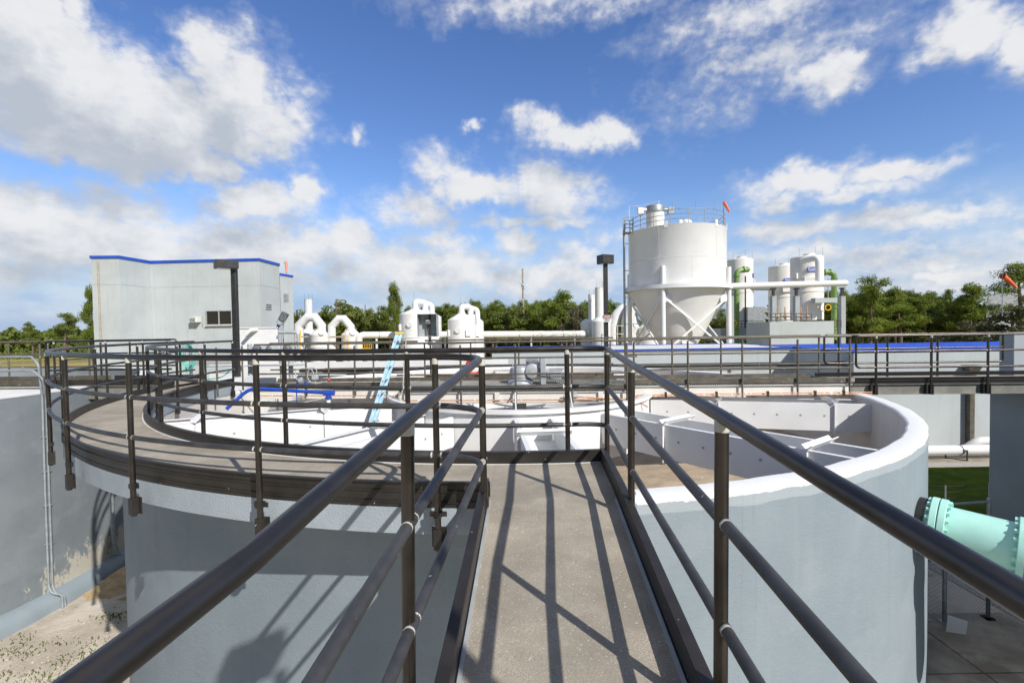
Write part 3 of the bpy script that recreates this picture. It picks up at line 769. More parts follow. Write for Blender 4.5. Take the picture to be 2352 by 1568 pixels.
straight_rail('dark bronze railing with pale joints, far side of the bridge, ending at the grey column', s_at(1893, 850, 1.12), s_at(2303, 850, 1.12), 1.12, sa((1926, 2038, 2153), 1.12), mat='rail', fit='fitting', loop=(1, 1), r=0.0235)

# orange lines clipped along the bridge
op = thing('orange_pipes', BP(5, -0.12, 2.72), 'pair of thin orange pipes clipped along the right half of the bridge beam', 'pipe')
for dz in (0.0, 0.038):
    MB().tube([BP(2.75, -0.10, 2.70 + dz), BP(4.2, -0.10, 2.712 + dz), BP(SW + 0.35, -0.10, 2.722 + dz)], 0.0125, 8).build('pipe', M['orange'], op)
for s in (3.4, 4.5, 5.6, 6.6, 7.2):
    b = MB(); bbox(b, s - 0.02, s + 0.02, -0.12, -0.06, 2.68, 2.80); b.build('clip', M['darksteel'], op)
tag(MB().tube([BP(-6.0, -0.09, 2.79), BP(-4, -0.09, 2.775), BP(P0, -0.09, 2.765)], 0.0125, 8).build('orange_pipe', M['orange']), 'single thin orange pipe along the left bridge beam, behind the blue pipe', 'pipe')
op2 = thing('orange_pipe', BP(0, -0.7, 2.7), 'thin orange pipe with a dangling end below the drive platform edge', 'pipe')
MB().tube(fillet([BP(P0 - 0.12, -0.70, 2.74), BP(1.0, -0.70, 2.735), BP(2.45, -0.70, 2.74), BP(2.7, -0.66, 2.78)], 0.05), 0.014, 8).build('pipe', M['orange'], op2)
MB().tube(fillet([BP(1.35, -0.70, 2.80), BP(2.3, -0.72, 2.735), BP(2.6, -0.74, 2.73), BP(2.86, -0.76, 2.58)], 0.08), 0.016, 8).build('pipe', M['orange'], op2)
b = MB(); b.tube([BP(1.1, -0.70, 2.80), BP(1.42, -0.70, 2.80)], 0.035, 12); b.tube([BP(1.3, -0.70, 2.80), BP(1.3, -0.70, 2.88)], 0.012, 8); b.tube([BP(1.2, -0.70, 2.885), BP(1.4, -0.70, 2.885)], 0.01, 8)
b.build('valve', M['alu'], op2)
for i, (u0, v0, v1) in enumerate(((1183, 898, 948), (1308, 896, 945))):
    a_ = sight(u0, v0, Y=10.25); b_ = sight(u0 + (2 if i == 0 else 8), v1, Y=9.0)
    tag(MB().tube([a_, b_], 0.017, 8).build('hanger_rod', M['white']), ('thin upright white rod' if i == 0 else 'thin slanting white rod') + ' between the platform beam and the centre well rim', 'rod')

# ------------------------------------------------------------------ drive unit
drv = thing('drive_unit', BP(0.0, 0.45, 2.96), 'silver painted gearbox with flat round cover and finned motors on the bridge platform', 'machine')
dc = sight(1196, 870, Y=11.3); dx_, dy_ = dc.x, dc.y
MB().lathe([(0.0, 2.95), (0.31, 2.95), (0.31, 2.985), (0.27, 3.05), (0.235, 3.07), (0.235, 3.10), (0.25, 3.12), (0.25, 3.30), (0.235, 3.335), (0.17, 3.345), (0.17, 3.375), (0.10, 3.38), (0.0, 3.385)], (dx_, dy_, 0), 40).build('gearbox', M['alu'], drv, 30)
MB().tube([(dx_ - 0.16, dy_ - 0.1, 3.33), (dx_ - 0.19, dy_ - 0.1, 3.40), (dx_ - 0.16, dy_ - 0.1, 3.44), (dx_ - 0.13, dy_ - 0.1, 3.40), (dx_ - 0.155, dy_ - 0.1, 3.34)], 0.012, 8).build('lifting_eye', M['alu'], drv)
wc = sight(1223, 852, Y=11.05)
b = MB().tube([wc + Vector((0, 0.30, 0)), wc + Vector((0, 0.02, 0)), wc + Vector((0, -0.02, 0)), wc + Vector((0, -0.04, 0))], [0.16, 0.175, 0.165, 0.10], 32)
hs_ = b.build('worm_housing', M['alu'], drv, 30)
MB().tube([wc + Vector((0, -0.05, 0)), wc + Vector((0, -0.043, 0))], 0.075, 24).build('name_plate', M['conduit'], hs_)
g0 = sight(1246.5, 851, Y=11.1)
MB().obox(g0, (1, 0, 0), (0, 1, 0), (0, 0, 1), 0.065, 0.18, 0.31).build('belt_guard', M['alu'], drv, bevel=0.012)
m0 = sight(1277, 857, Y=11.1)
def finned_motor(c, L, r, ax, parent):
    c, ax = Vector(c), Vector(ax).normalized(); b = MB()
    b.tube([c - ax * L / 2, c - ax * L * 0.42, c + ax * L * 0.28], [r * 0.8, r, r], 24)
    for k in range(20):
        a = 2 * math.pi * k / 20; s = ax.cross(Vector((0, 0, 1))).normalized(); d = s * math.cos(a) + Vector((0, 0, 1)) * math.sin(a)
        b.obox(c - ax * L * 0.05 + d * r * 1.06, ax, d, ax.cross(d), L * 0.30, r * 0.09, r * 0.035)
    m_ = b.build('motor', M['alu'], parent)
    MB().tube([c + ax * L * 0.28, c + ax * L * 0.30, c + ax * L * 0.47, c + ax * L * 0.5], [r * 1.05, r * 1.14, r * 1.14, r * 0.9], 24).build('fan_cowl', M['alu'], m_)
    MB().obox(c - Vector((0, 0, r * 1.15)), ax, (0, 1, 0), (0, 0, 1), L * 0.28, r, r * 0.18).build('motor_foot', M['alu'], m_)
finned_motor(m0, 0.44, 0.105, (1, 0, 0), drv)
finned_motor(sight(1225, 828, Y=11.7), 0.36, 0.085, (1, -0.1, 0), drv)

# ------------------------------------------------------------------ blue ladder
lt, lb = sight(917, 767, Y=10.5), sight(828, 1062, Y=9.2)
lad = thing('ladder', lb, 'pale blue fibreglass ladder with yellow caps leaning against the bridge platform', 'ladder')
wv = Vector((-0.005, 0.38, 0.0)); axl = (lt - lb).normalized()
for s in (-0.5, 0.5):
    b = MB(); off = wv * s
    b.beam(lb + off, lt + off, 0.022, 0.062, up=tuple(wv.cross(axl)))
    b.beam(lb + off + wv.cross(axl).normalized() * 0.03, lt + off + wv.cross(axl).normalized() * 0.03, 0.038, 0.010, up=tuple(wv.cross(axl)))
    b.beam(lb + off - wv.cross(axl).normalized() * 0.03, lt + off - wv.cross(axl).normalized() * 0.03, 0.038, 0.010, up=tuple(wv.cross(axl)))
    st = b.build('side_rail', M['ladder'], lad)
    MB().beam(lt + off - axl * 0.005, lt + off + axl * 0.035, 0.06, 0.10, up=tuple(wv.cross(axl))).build('cap', M['yellow'], st)
L_ = (lt - lb).length; k = 0.2
while k < L_ - 0.1:
    MB().tube([lb + axl * k - wv * 0.56, lb + axl * k + wv * 0.56], 0.015, 10).build('rung', M['steel'], lad); k += 0.305
tag(MB().tube([sight(934, 772, Y=10.2), sight(928, 820, Y=10.2), sight(926, 880, Y=10.15), sight(920, 925, Y=10.1)], 0.011, 6).build('rope', M['fitting']), 'pale hanging rope beside the blue ladder', 'rope')

# ------------------------------------------------------------------ blue pipe with valves on the bridge
bp = thing('blue_pipe', sight(700, 894, Y=10.45), 'bright blue pipe along the bridge, bending down into the tank', 'pipe')
a_, b_, c_ = sight(540, 921, Y=10.3), sight(573, 891, Y=10.45), sight(752, 902, Y=10.35)
MB().tube(fillet([a_ - (b_ - a_) * 0.6, b_, c_], 0.2, 8), 0.038, 16).build('pipe', M['bluepipe'], bp)
c2 = sight(760, 905, Y=10.35)
b = MB(); b.tube([c_ - Vector((0.08, 0, 0)), c_ + Vector((0.15, 0, 0))], 0.055, 16); b.tube([c_ + Vector((0.02, 0, 0)), c_ + Vector((0.02, 0, -0.13))], 0.05, 16); b.tube([c_ + Vector((0.02, 0, -0.09)), c_ + Vector((0.02, 0, -0.12))], 0.075, 16)
b.build('tee_fitting', M['bluepipe'], bp)
MB().tube([c_ + Vector((0.02, 0, -0.15)), c_ + Vector((0.02, 0, -1.2))], 0.045, 14).build('white_riser', M['white'], bp)
q = sight(681, 890, Y=10.4)
MB().tube([q, q - Vector((0, 0, 0.42))], 0.012, 8).build('small_pipe', M['bluepipe'], bp)
for u, sgn in ((684, 1), (702, -1)):
    q = sight(u, 884, Y=10.4)
    b = MB().tube([q - Vector((0, 0, 0.05)), q + Vector((0, 0, 0.07))], 0.03, 10); b.build('valve', M['bluepipe'], bp)
el = thing('sensor_box', sight(724, 866, Y=10.45), 'small grey sensor box with looped grey cables above the blue pipe', 'sensor')
q = sight(724, 866, Y=10.45)
MB().obox(q, (1, 0, 0), (0, 1, 0), (0, 0, 1), 0.065, 0.05, 0.055).build('box', M['conduit'], el, bevel=0.012)
MB().tube([q + Vector((0, 0, -0.05)), q + Vector((0, 0, -0.16))], 0.02, 8).build('stem', M['conduit'], el)
def cable(uv, Y, r, parent, mat='conduit', name='cable'):
    pts = [sight(u, v, Y=Y) for u, v in uv]
    sm = []
    for i in range(len(pts) - 1):
        p0, p1, p2, p3 = pts[max(i - 1, 0)], pts[i], pts[i + 1], pts[min(i + 2, len(pts) - 1)]
        for j in range(6):
            t_ = j / 6
            sm.append(0.5 * ((2 * p1) + (p2 - p0) * t_ + (2 * p0 - 5 * p1 + 4 * p2 - p3) * t_ ** 2 + (3 * p1 - p0 - 3 * p2 + p3) * t_ ** 3))
    sm.append(pts[-1])
    return MB().tube(sm, r, 8).build(name, M[mat], parent)
cable([(721, 860), (718, 852), (713, 847), (708, 852), (706, 864), (712, 876), (726, 880), (745, 877), (758, 872)], 10.4, 0.011, el)
cable([(727, 860), (727, 850), (722, 845), (712, 845), (694, 846), (680, 850), (679, 858), (681, 868), (684, 878)], 10.42, 0.010, el)
q = sight(690, 872, Y=10.4)
MB().obox(q, (1, 0, .3), (0, 1, 0), (-.3, 0, 1), 0.05, 0.04, 0.045).build('junction_box', M['conduit'], el, bevel=0.01)
q = sight(755, 872, Y=10.4)
b = MB().ball(q, 0.035, n=10, m=6); b.build('red_cap', M['red'], el)

# ================================================================== LEFT TANK AND ITS BRIDGE
C2 = (-17.75, 11.1); ZT2 = 3.04
old = thing('concrete_tank', (C2[0], C2[1], 0), 'tall weathered grey tank at the left edge, lime stained near its foot', 'tank')
MB().lathe([(7.6, GL - .1), (7.6, 1.5), (7.6, ZT2 - .015), (7.58, ZT2), (7.2, ZT2), (7.2, 0.5)], (*C2, 0), 200, -75, 150).build('wall', M['oldwall'], old, 50)
MB().lathe([(7.61, ZT2 - .035), (7.612, ZT2), (7.56, ZT2 + .012), (7.22, ZT2 + .012)], (*C2, 0), 160, -75, 150).build('white_rim', M['white'], old)
MB().lathe([(7.59, GL + 0.34), (7.70, GL + 0.32), (7.81, GL + 0.26), (7.88, GL + 0.15), (7.90, GL - .05)], (*C2, 0), 160, -75, 150, rnd=lambda a, z: 0.012 * math.sin(a * 60) + 0.01 * math.sin(a * 23)).build('footing', M['tankwall'], old)
def wallpt(u, v, out=0.03):
    d = sight(u, v, Y=1.0) - Vector((0, 0, CZ)); r = 7.6 + out
    a = d.x ** 2 + d.y ** 2; b = -2 * (d.x * C2[0] + d.y * C2[1]); c = C2[0] ** 2 + C2[1] ** 2 - r * r
    D = b * b - 4 * a * c
    t = (-b - math.sqrt(max(D, 0))) / 2 / a
    return Vector((0, 0, CZ)) + d * t
for i, (du, dv, vt, lab) in enumerate(((0, 0, 819, 'left of two thin grey conduits running down the weathered tank wall'), (9, 0, 851, 'right of two thin grey conduits running down the weathered tank wall'))):
    down = [wallpt(97 + du, 912), wallpt(100 + du, 1010), wallpt(104 + du, 1130), wallpt(108 + du, 1240), wallpt(112 + du, 1345)]
    top0 = sight(-60, vt + 1, Y=10.5); top1 = sight(72 + du * 0.4, vt, Y=10.3); top2 = sight(88 + du, vt + 18, Y=10.15)
    foot = [wallpt(118 + du, 1361, 0.14), wallpt(143 + du * .5, 1366, 0.33), wallpt(144 + du * .8, 1396, 0.34)]
    cd = thing('conduit', down[2], lab, 'conduit', 'conduits on the weathered tank wall')
    MB().tube(fillet([top0, top1, top2] + down + foot, 0.06, 4), 0.021, 10).build('pipe', M['oldconduit'], cd)
    for v in (1003, 1082, 1160, 1248):
        q = wallpt(97 + du + (v - 912) * 0.0345, v, 0.02)
        MB().obox(q, (0, 1, 0), (1, 0, 0), (0, 0, 1), 0.055, 0.012, 0.012).build('strap', M['oldconduit'], cd)
wp = thing('wall_pipe', wallpt(256, 1180, 0.08), 'grey pipe with a curved foot on the weathered tank wall', 'pipe')
pp = [wallpt(254, 1110, 0.07), wallpt(257, 1180, 0.07), wallpt(262, 1250, 0.07), wallpt(272, 1272, 0.1), wallpt(296, 1284, 0.2)]
MB().tube(fillet(pp, 0.12, 5), 0.05, 14).build('pipe', M['oldconduit'], wp)
for q in (pp[0], pp[2]): MB().obox(q + Vector((-.04, -.05, 0)), (0, 1, 0), (1, 0, 0), (0, 0, 1), 0.09, 0.012, 0.015).build('strap', M['oldconduit'], wp)

ZL = 3.10
lb_ = thing('bridge_walkway', BP(-12, 0.5, ZL), 'steel bridge behind the ring at the far left, leading to the weathered tank', 'bridge')
SL = s_at(97, 880); SE = -8.0
for t in (0.0, 1.02):
    b = MB(); ibeam(b, -20, SL, t, ZL - 0.30, ZL - 0.06); b.build('span_beam', M['white'], lb_)
    b = MB(); ibeam(b, SL + 0.02, SE, t, ZL - 0.36, ZL - 0.05); b.build('span_beam', M['oldsteel'], lb_)
b = MB(); bbox(b, -20, SE, 0.0, 1.0, ZL - 0.05, ZL); b.build('deck_plate', M['deck'], lb_)
for t, s0, s1, mm in ((-0.04, -20, SL, 'galv'), (1.05, -20, -10.6, 'galv'), (1.05, -10.5, SE, 'toe'), (-0.04, SL + 0.05, SE, 'toe')):
    b = MB(); bbox(b, s0, s1, t - 0.006, t + 0.006, ZL - 0.02, ZL + 0.1); b.build('toe_plate', M[mm], lb_)
HL = (1.02, 0.68, 0.34)
straight_rail('old bronze railing on the near side of the far left bridge', -20, SL, -0.09, sa((-60, 93), -0.09), z=ZL, H=HL)
straight_rail('old bronze railing on the far side of the far left bridge', -20, s_at(208, 850, 1.1), 1.1, sa((21, 112, 206), 1.1), z=ZL, H=HL)
straight_rail('dark bronze looped railing, near side of the far left bridge', s_at(107, 850, -0.12), SE, -0.12, sa((126, 245, 330), -0.12), z=ZL, H=HL, mat='rail', fit='fitting', loop=(1, 0))
straight_rail('dark bronze looped railing, far side of the far left bridge, before the office building', s_at(217, 850, 1.1), s_at(408, 850, 1.1), 1.1, sa((233, 300, 385), 1.1), z=ZL, H=HL, mat='rail', fit='fitting', loop=(1, 1))

# ================================================================== RIGHT SIDE
mp = thing('mint_pipe', (5.1, 5.9, 1.75), 'large mint green bolted pipe coming out of the tank wall at the right', 'pipe')
q0 = Vector((C[0] + RO * math.cos(R(-49.3)), C[1] + RO * math.sin(R(-49.3)), 1.70)); dr = Vector((math.cos(R(-47)), math.sin(R(-47)), -0.06)).normalized()
P_ = lambda k: q0 + dr * k
MB().tube([P_(-0.1), P_(0.05)], 0.335, 40).build('wall_flange', M['black'], mp)
MB().tube([P_(0.05), P_(0.95)], 0.30, 48).build('pipe', M['mint'], mp)
MB().tube([P_(0.95), P_(2.2)], 0.31, 48).build('pipe', M['mint'], mp)
sx = dr.cross(Vector((0, 0, 1))).normalized(); uz = sx.cross(dr)
for k0, k1 in ((0.10, 0.17), (0.18, 0.25), (0.85, 0.915), (0.925, 0.99)):
    b = MB().tube([P_(k0), P_(k0 + .006), P_(k1 - .006), P_(k1)], [0.369, .375, .375, .369], 48); out_ = -1 if k0 in (0.10, 0.85) else 1
    for j in range(20):
        a = 2 * math.pi * j / 20; kk = (k0 if out_ < 0 else k1) + out_ * 0.014
        c = P_(kk) + (sx * math.cos(a) + uz * math.sin(a)) * 0.337
        b.tube([c - dr * 0.02, c + dr * 0.02], 0.024, 6)
    b.build('flange', M['mint'], mp)
pier = thing('concrete_pier', (12.5, 8.6, 0), 'big dark grey concrete pier under the bridge at the right edge', 'pier')
MB().box(11.15, 15.0, 6.2, 11.2, GZ, 2.70).build('pier_wall', M['greywall'], pier, bevel=0.03)
b = MB().box(11.9, 12.1, 10.2, 10.7, 2.35, 2.68); b.build('bearing_block', M['wood'], pier)
tag(MB().box(12.97, 14.3, 12.4, 12.78, GZ, 3.95).build('concrete_column', M['greywall'], bevel=0.02), 'square grey concrete column rising past the far railing at the right edge', 'column')
tag(MB().box(14.35, 34, 12.42, 12.76, GZ, 2.78).build('unseen_shade_wall', M['greywall']), 'unseen low grey wall added right of the square column to shade the lawn', 'wall')  # out of view, put here to cast shade over the grass
tag(MB().box(9.0, 14.5, -2.0, 7.4, GZ, 3.5).build('unseen_shade_block', M['greywall']), 'unseen grey block added right of the path to throw shade on it', 'structure')  # stands outside the frame, added as a shade caster for the path

def mesh_panel(mb, a, b, z0, z1, cell=0.075, r=0.0022):
    a, b = Vector(a), Vector(b); d = (b - a); L = d.length; d.normalize(); H = z1 - z0
    k = -H
    while k < L:
        for sg in (1, -1):
            p0 = (max(k, 0), 0 + max(-k, 0)); e = min(k + H, L); p1 = (e, e - k)
            if p1[0] <= p0[0]: continue
            A = [p0, p1] if sg > 0 else [(p0[0], H - p0[1]), (p1[0], H - p1[1])]
            mb.cyl(a + d * A[0][0] + Vector((0, 0, z0 + A[0][1])), a + d * A[1][0] + Vector((0, 0, z0 + A[1][1])), r, 3, caps=False)
        k += cell
def chain_fence(label, pts, h, barbs, cell=0.075, gp=None):
    f = thing('chain_link_fence', pts[0], label, 'fence')
    for i, q in enumerate(pts):
        q = Vector(q)
        po = MB().tube([q, q + Vector((0, 0, h + 0.03))], 0.03, 12).build('post', M['steel'], f)
        MB().ball(q + Vector((0, 0, h + 0.04)), 0.034, n=10, m=6).build('post_cap', M['steel'], po)
        if barbs:
            MB().cyl(q + Vector((0, 0, h)), q + Vector((0, 0, h + 0.32)), 0.012, 6).build('barb_arm', M['steel'], po)
        MB().box(q.x - .07, q.x + .07, q.y - .07, q.y + .07, GZ, GZ + 0.05).build('base_plate', M['steel'], po)
    for a, b in zip(pts, pts[1:]):
        m_ = MB(); mesh_panel(m_, a, b, GZ + 0.05, GZ + h, cell); m_.build('mesh', M['steel'], f)
        b2 = MB(); b2.cyl(Vector(a) + Vector((0, 0, h)), Vector(b) + Vector((0, 0, h)), 0.021, 10); b2.cyl(Vector(a) + Vector((0, 0, 1.0)), Vector(b) + Vector((0, 0, 1.0)), 0.018, 8)
        b2.build('fence_rail', M['steel'], f)
        if barbs:
            w_ = MB()
            for k in range(3): w_.cyl(Vector(a) + Vector((0, 0, h + 0.1 * (k + 1))), Vector(b) + Vector((0, 0, h + 0.1 * (k + 1))), 0.004, 5)
            w_.build('barbed_wire', M['darksteel'], f)
    return f
chain_fence('chain link gate fence topped with barbed wire, beside the mint green pipe', [(6.85, 7.92, GZ), (7.08, 7.82, GZ), (7.90, 7.92, GZ)], 2.0, True)
chain_fence('low chain link fence running to the right of the path, below the mint green pipe', [(7.90, 7.92, GZ), (8.15, 5.2, GZ)], 1.5, False)
sg = sight(2197, 1440, Y=7.55)
tag(MB().obox(sg, (1, -0.35, -0.25), (0.3, 1, 0.1), (0.1, 0, 1), 0.13, 0.006, 0.15).build('fence_sign', M['cream']), 'small pale blank plate hanging crooked on the low fence', 'sign')
gp_ = thing('ground_pipe', (13, 17.2, -.35), 'white pipe on supports along the concrete strip by the filter building', 'pipe')
MB().tube([(8.6, 17.2, -0.36), (30, 17.2, -0.36)], 0.17, 24).build('pipe', M['white'], gp_)
for x in (12.4, 16.05, 19.6):
    b = MB(); b.tube([(x, 17.2, -.36), (x + 0.03, 17.2, -.36)], 0.182, 24); b.beam((x + .1, 16.99, GZ + .04), (x + .1, 16.99, -.33), 0.035, 0.035); b.beam((x - .3, 17.4, GZ + .04), (x - .3, 17.4, -.5), 0.035, 0.035); b.beam((x + .1, 16.99, GZ + .06), (x - .3, 17.4, GZ + .06), 0.03, 0.03); b.beam((x + .1, 16.99, -.33), (x - .1, 17.1, -.33), 0.05, 0.02)
    b.build('pipe_support', M['darksteel'], gp_)
tag(MB().tube(fillet([(17.5, 18.4, -.62), (17.8, 18.3, -.33), (20.5, 18.4, -.33)], 0.2), 0.16, 18).build('short_pipe', M['white']), 'short white pipe stub behind the ground pipe, at the concrete pier', 'pipe')

# ---- filter building with the blue parapet
fb = thing('filter_building', (14, 20, 0), 'long low pale building with bright blue roof edges behind the bridge', 'building')
XS, YF, YB_ = 13.6, 19.1, 23.2
ax_ = -0.03
def fbp(x, y): return (x, y + (x - XS) * ax_)
right_poly = [fbp(XS, YF), fbp(40, YF), fbp(40, 26.3), fbp(XS, 26.3)]
# hollow walls so that the roof lies below the parapet
def walls(poly, zt, thick, roof_z, wallm, trim):
    k_ = 0.07
    n = len(poly); cx = sum(p[0] for p in poly) / n; cy = sum(p[1] for p in poly) / n
    inn = []
    for p in poly: inn.append((p[0] + math.copysign(thick, cx - p[0]), p[1] + math.copysign(thick, cy - p[1])))
    w_ = MB(); tr_ = MB(); li = MB()
    for i in range(n):
        j = (i + 1) % n
        w_.add([(*poly[i], GZ), (*poly[j], GZ), (*poly[j], zt - 0.10), (*poly[i], zt - 0.10)], [(0, 1, 2, 3)])
        li.add([(*inn[i], zt - 0.01), (*inn[j], zt - 0.01), (*inn[j], roof_z), (*inn[i], roof_z)], [(0, 3, 2, 1)])
        o0 = (poly[i][0] - math.copysign(0.03, cx - poly[i][0]), poly[i][1] - math.copysign(0.03, cy - poly[i][1]))
        o1 = (poly[j][0] - math.copysign(0.03, cx - poly[j][0]), poly[j][1] - math.copysign(0.03, cy - poly[j][1]))
        tr_.add([(*o0, zt - k_), (*o1, zt - k_), (*o1, zt), (*o0, zt), (*inn[i], zt), (*inn[j], zt), (*poly[i], zt - k_), (*poly[j], zt - k_)], [(0, 1, 2, 3), (3, 2, 5, 4), (0, 6, 7, 1)])
    w_.build('wall', M[wallm], fb, smooth=False); tr_.build('blue_trim', M[trim], fb, smooth=False); li.build('parapet_lining', M[trim], fb, smooth=False)
    MB().add([(*p, roof_z) for p in inn], [tuple(range(n))]).build('roof', M['roof'], fb, smooth=False)
walls(right_poly, 3.16, 0.3, 2.72, 'bldg', 'blue')
left_poly = [fbp(-1.0, YB_), fbp(XS + 0.4, YB_), fbp(XS + 0.4, 29.5), fbp(-1.0, 29.5)]
walls(left_poly, 3.16, 0.12, 3.12, 'bldg', 'blue')
b = MB().box(XS - 0.02, XS + 0.3, 20.2, 22.2, GZ, 1.9); b.build('doorway', M['black'], fb)
b = MB().box(XS - 0.6, XS - 0.03, 20.5, 21.5, .9, 1.6); b.build('air_conditioner', M['white'], fb)
dpx = sight(2228, 960, Y=18.85).x
dp = MB().box(dpx - 0.09, dpx + 0.09, 18.75, 18.95, GZ + .2, 2.1); dp_ = dp.build('downpipe', M['galv'], fb)
MB().add([(dpx - .28, 18.6, 2.55), (dpx + .28, 18.6, 2.55), (dpx + .28, 18.95, 2.55), (dpx - .28, 18.95, 2.55), (dpx - .1, 18.73, 2.1), (dpx + .1, 18.73, 2.1), (dpx + .1, 18.95, 2.1), (dpx - .1, 18.95, 2.1)],
         [(0, 1, 2, 3), (0, 4, 5, 1), (1, 5, 6, 2), (2, 6, 7, 3), (3, 7, 4, 0)]).build('rain_head', M['galv'], dp_)
# dark pipe rack on the far side of the tank
rk = thing('pipe_rack', (3, 19.9, 2), 'dark pipes along the far side of the tank, before the filter building', 'pipe')
for k, (y, z, r) in enumerate(((20.0, 2.62, 0.07), (20.15, 2.66, 0.05), (19.95, 2.48, 0.06))):
    MB().tube([(-9 + k, y + .3, z), (16 - k, y - .5, z)], r, 12).build('pipe', M['darksteel'] if k else M['black'], rk)
for x in (-6, -2, 2, 5.2, 9):
    MB().box(x, x + 0.12, 20.0, 20.1, GZ, 2.45).build('pipe_leg', M['cream'], rk)

# ================================================================== LAMP POSTS AND SIGN
def lamp_post(label, u, Y, z0, z1, hx, rot, base=False, hw=0.29, hd=0.24, hh=0.115):
    q = sight(u, 760, Y=Y)
    g = thing('lamp_post', (q.x, q.y, z0), label, 'lamp post', 'short square lamp posts')
    MB().box(q.x - 0.07, q.x + 0.07, q.y - 0.07, q.y + 0.07, z0, z1 - 0.2).build('pole', M['lamp'], g, bevel=0.008)
    dx, dy = math.cos(rot), math.sin(rot); cx, cy = q.x + dx * hx, q.y + dy * hx
    h = MB().obox((cx, cy, z1 - hh), (dx, dy, 0), (-dy, dx, 0), (0, 0, 1), hw, hd, hh).build('lamp_head', M['lamp'], g, bevel=0.012)
    MB().obox((cx, cy, z1 - 2 * hh - 0.002), (dx, dy, 0), (-dy, dx, 0), (0, 0, 1), hw - .05, hd - .05, 0.006).build('lens', M['lens'], h)
    if base: MB().box(q.x - 0.35, q.x + 0.35, q.y - 0.35, q.y + 0.35, z0 - 1.5, z0).build('plinth', M['white'], g)
    return q
zt_l = sight(525, 600, Y=14.1).z
lamp_post('left black lamp post with a square head, in front of the pale office building', 542, 14.1, 2.97, zt_l, -0.20, R(38), True)
zt_r = sight(1393, 586, Y=16.4).z
lq = lamp_post('right black lamp post with a square head, carrying a small danger sign', 1392, 16.4, 1.2, zt_r, 0.0, R(22), hw=0.22, hd=0.20, hh=0.15)
sgc = sight(1394, 731.5, Y=16.25)
ds = thing('danger_sign', sgc, 'white sign with a red DANGER heading on the right lamp post', 'sign')
MB().obox(sgc, (1, 0, 0), (0, 1, 0), (0, 0, 1), 0.158, 0.004, 0.118).build('board', M['white'], ds)
MB().obox(sgc + Vector((0, -0.006, 0.068)), (1, 0, 0), (0, 1, 0), (0, 0, 1), 0.145, 0.002, 0.042).build('heading_panel', M['black'], ds)
b = MB(); ov = [(0.128 * math.copysign(abs(math.cos(t)) ** .5, math.cos(t)), 0.034 * math.copysign(abs(math.sin(t)) ** .8, math.sin(t))) for t in [2 * math.pi * i / 28 for i in range(28)]]
b.add([(sgc.x + x, sgc.y - 0.0095, sgc.z + 0.068 + z) for x, z in ov], [tuple(range(28))]); b.build('red_oval', M['red'], ds, smooth=False)
def text_mesh(name, s, size, loc, mat, parent, rotz=0.0, bold=False, sx=1.0, tilt=R(90)):
    cu = bpy.data.curves.new(name, 'FONT'); cu.body = s; cu.size = size; cu.align_x = 'CENTER'; cu.align_y = 'CENTER'; cu.extrude = 0.0008
    if bold: cu.offset = size * 0.022
    ob = bpy.data.objects.new(name, cu); col.objects.link(ob)
    bpy.context.view_layer.update()
    me = bpy.data.meshes.new_from_object(ob.evaluated_get(bpy.context.evaluated_depsgraph_get()))
    col.objects.unlink(ob); bpy.data.objects.remove(ob)
    me.name = name; me.materials.clear(); me.materials.append(mat)
    o = bpy.data.objects.new(name, me); col.objects.link(o); o.parent = parent
    off = OFF[parent.name]; OFF[o.name] = off
    o.location = Vector(loc) - off; o.rotation_euler = (tilt, 0, rotz); o.scale = (sx, 1, 1)
    return o
text_mesh('heading_text', 'DANGER', 0.058, sgc + Vector((0, -0.012, 0.068)), M['white'], ds, bold=True)
for i, s in enumerate(('CONFINED SPACE', 'ENTER BY', 'PERMIT ONLY')):
    text_mesh('notice_text', s, 0.036, sgc + Vector((0, -0.008, -0.002 - 0.043 * i)), M['black'], ds, bold=True, sx=0.85)
# the lamp whose shadow falls on the tank wall stands behind the viewer
lz = thing('lamp_post', (1.93, -0.78, 2.6), 'black lamp post behind the viewer, seen only as a shadow on the tank wall', 'lamp post', 'short square lamp posts')
MB().box(1.895, 1.965, -0.815, -0.745, GZ, 6.2).build('pole', M['lamp'], lz)
MB().obox((1.64, -0.74, 6.30), (0.95, 0.3, 0), (-0.3, 0.95, 0), (0, 0, 1), 0.21, 0.15, 0.10).build('lamp_head', M['lamp'], lz)
# control panel in an open steel box
cpq = sight(983, 747, Y=12.6)
cp = thing('control_panel', cpq, 'open stainless steel box with a small control screen, on a post', 'control panel')
b = MB()
b.obox(cpq + Vector((0, 0.14, 0)), (1, 0, 0), (0, 1, 0), (0, 0, 1), 0.255, 0.006, 0.295)
b.obox(cpq + Vector((-0.25, 0, 0)), (0, 1, 0), (1, 0, 0), (0, 0, 1), 0.14, 0.006, 0.295)
b.obox(cpq + Vector((0.25, 0, 0)), (0, 1, 0), (1, 0, 0), (0, 0, 1), 0.14, 0.006, 0.295)
b.obox(cpq + Vector((0, 0, 0.29)), (1, 0, 0), (0, 1, 0), (0, 0, 1), 0.256, 0.15, 0.006); b.obox(cpq + Vector((0, 0.07, -0.29)), (1, 0, 0), (0, 1, 0), (0, 0, 1), 0.25, 0.07, 0.006)
b.build('box', M['conduit'], cp)
d_ = MB().obox(cpq + Vector((-0.01, 0.06, 0.10)), (1, 0, 0), (0, 1, 0), (0, 0, 1), 0.07, 0.06, 0.075).build('controller', M['motor'], cp, bevel=0.01)
MB().obox(cpq + Vector((-0.015, -0.004, 0.125)), (1, 0, 0), (0, 1, 0), (0, 0, 1), 0.04, 0.004, 0.022).build('screen', M['lens'], d_)
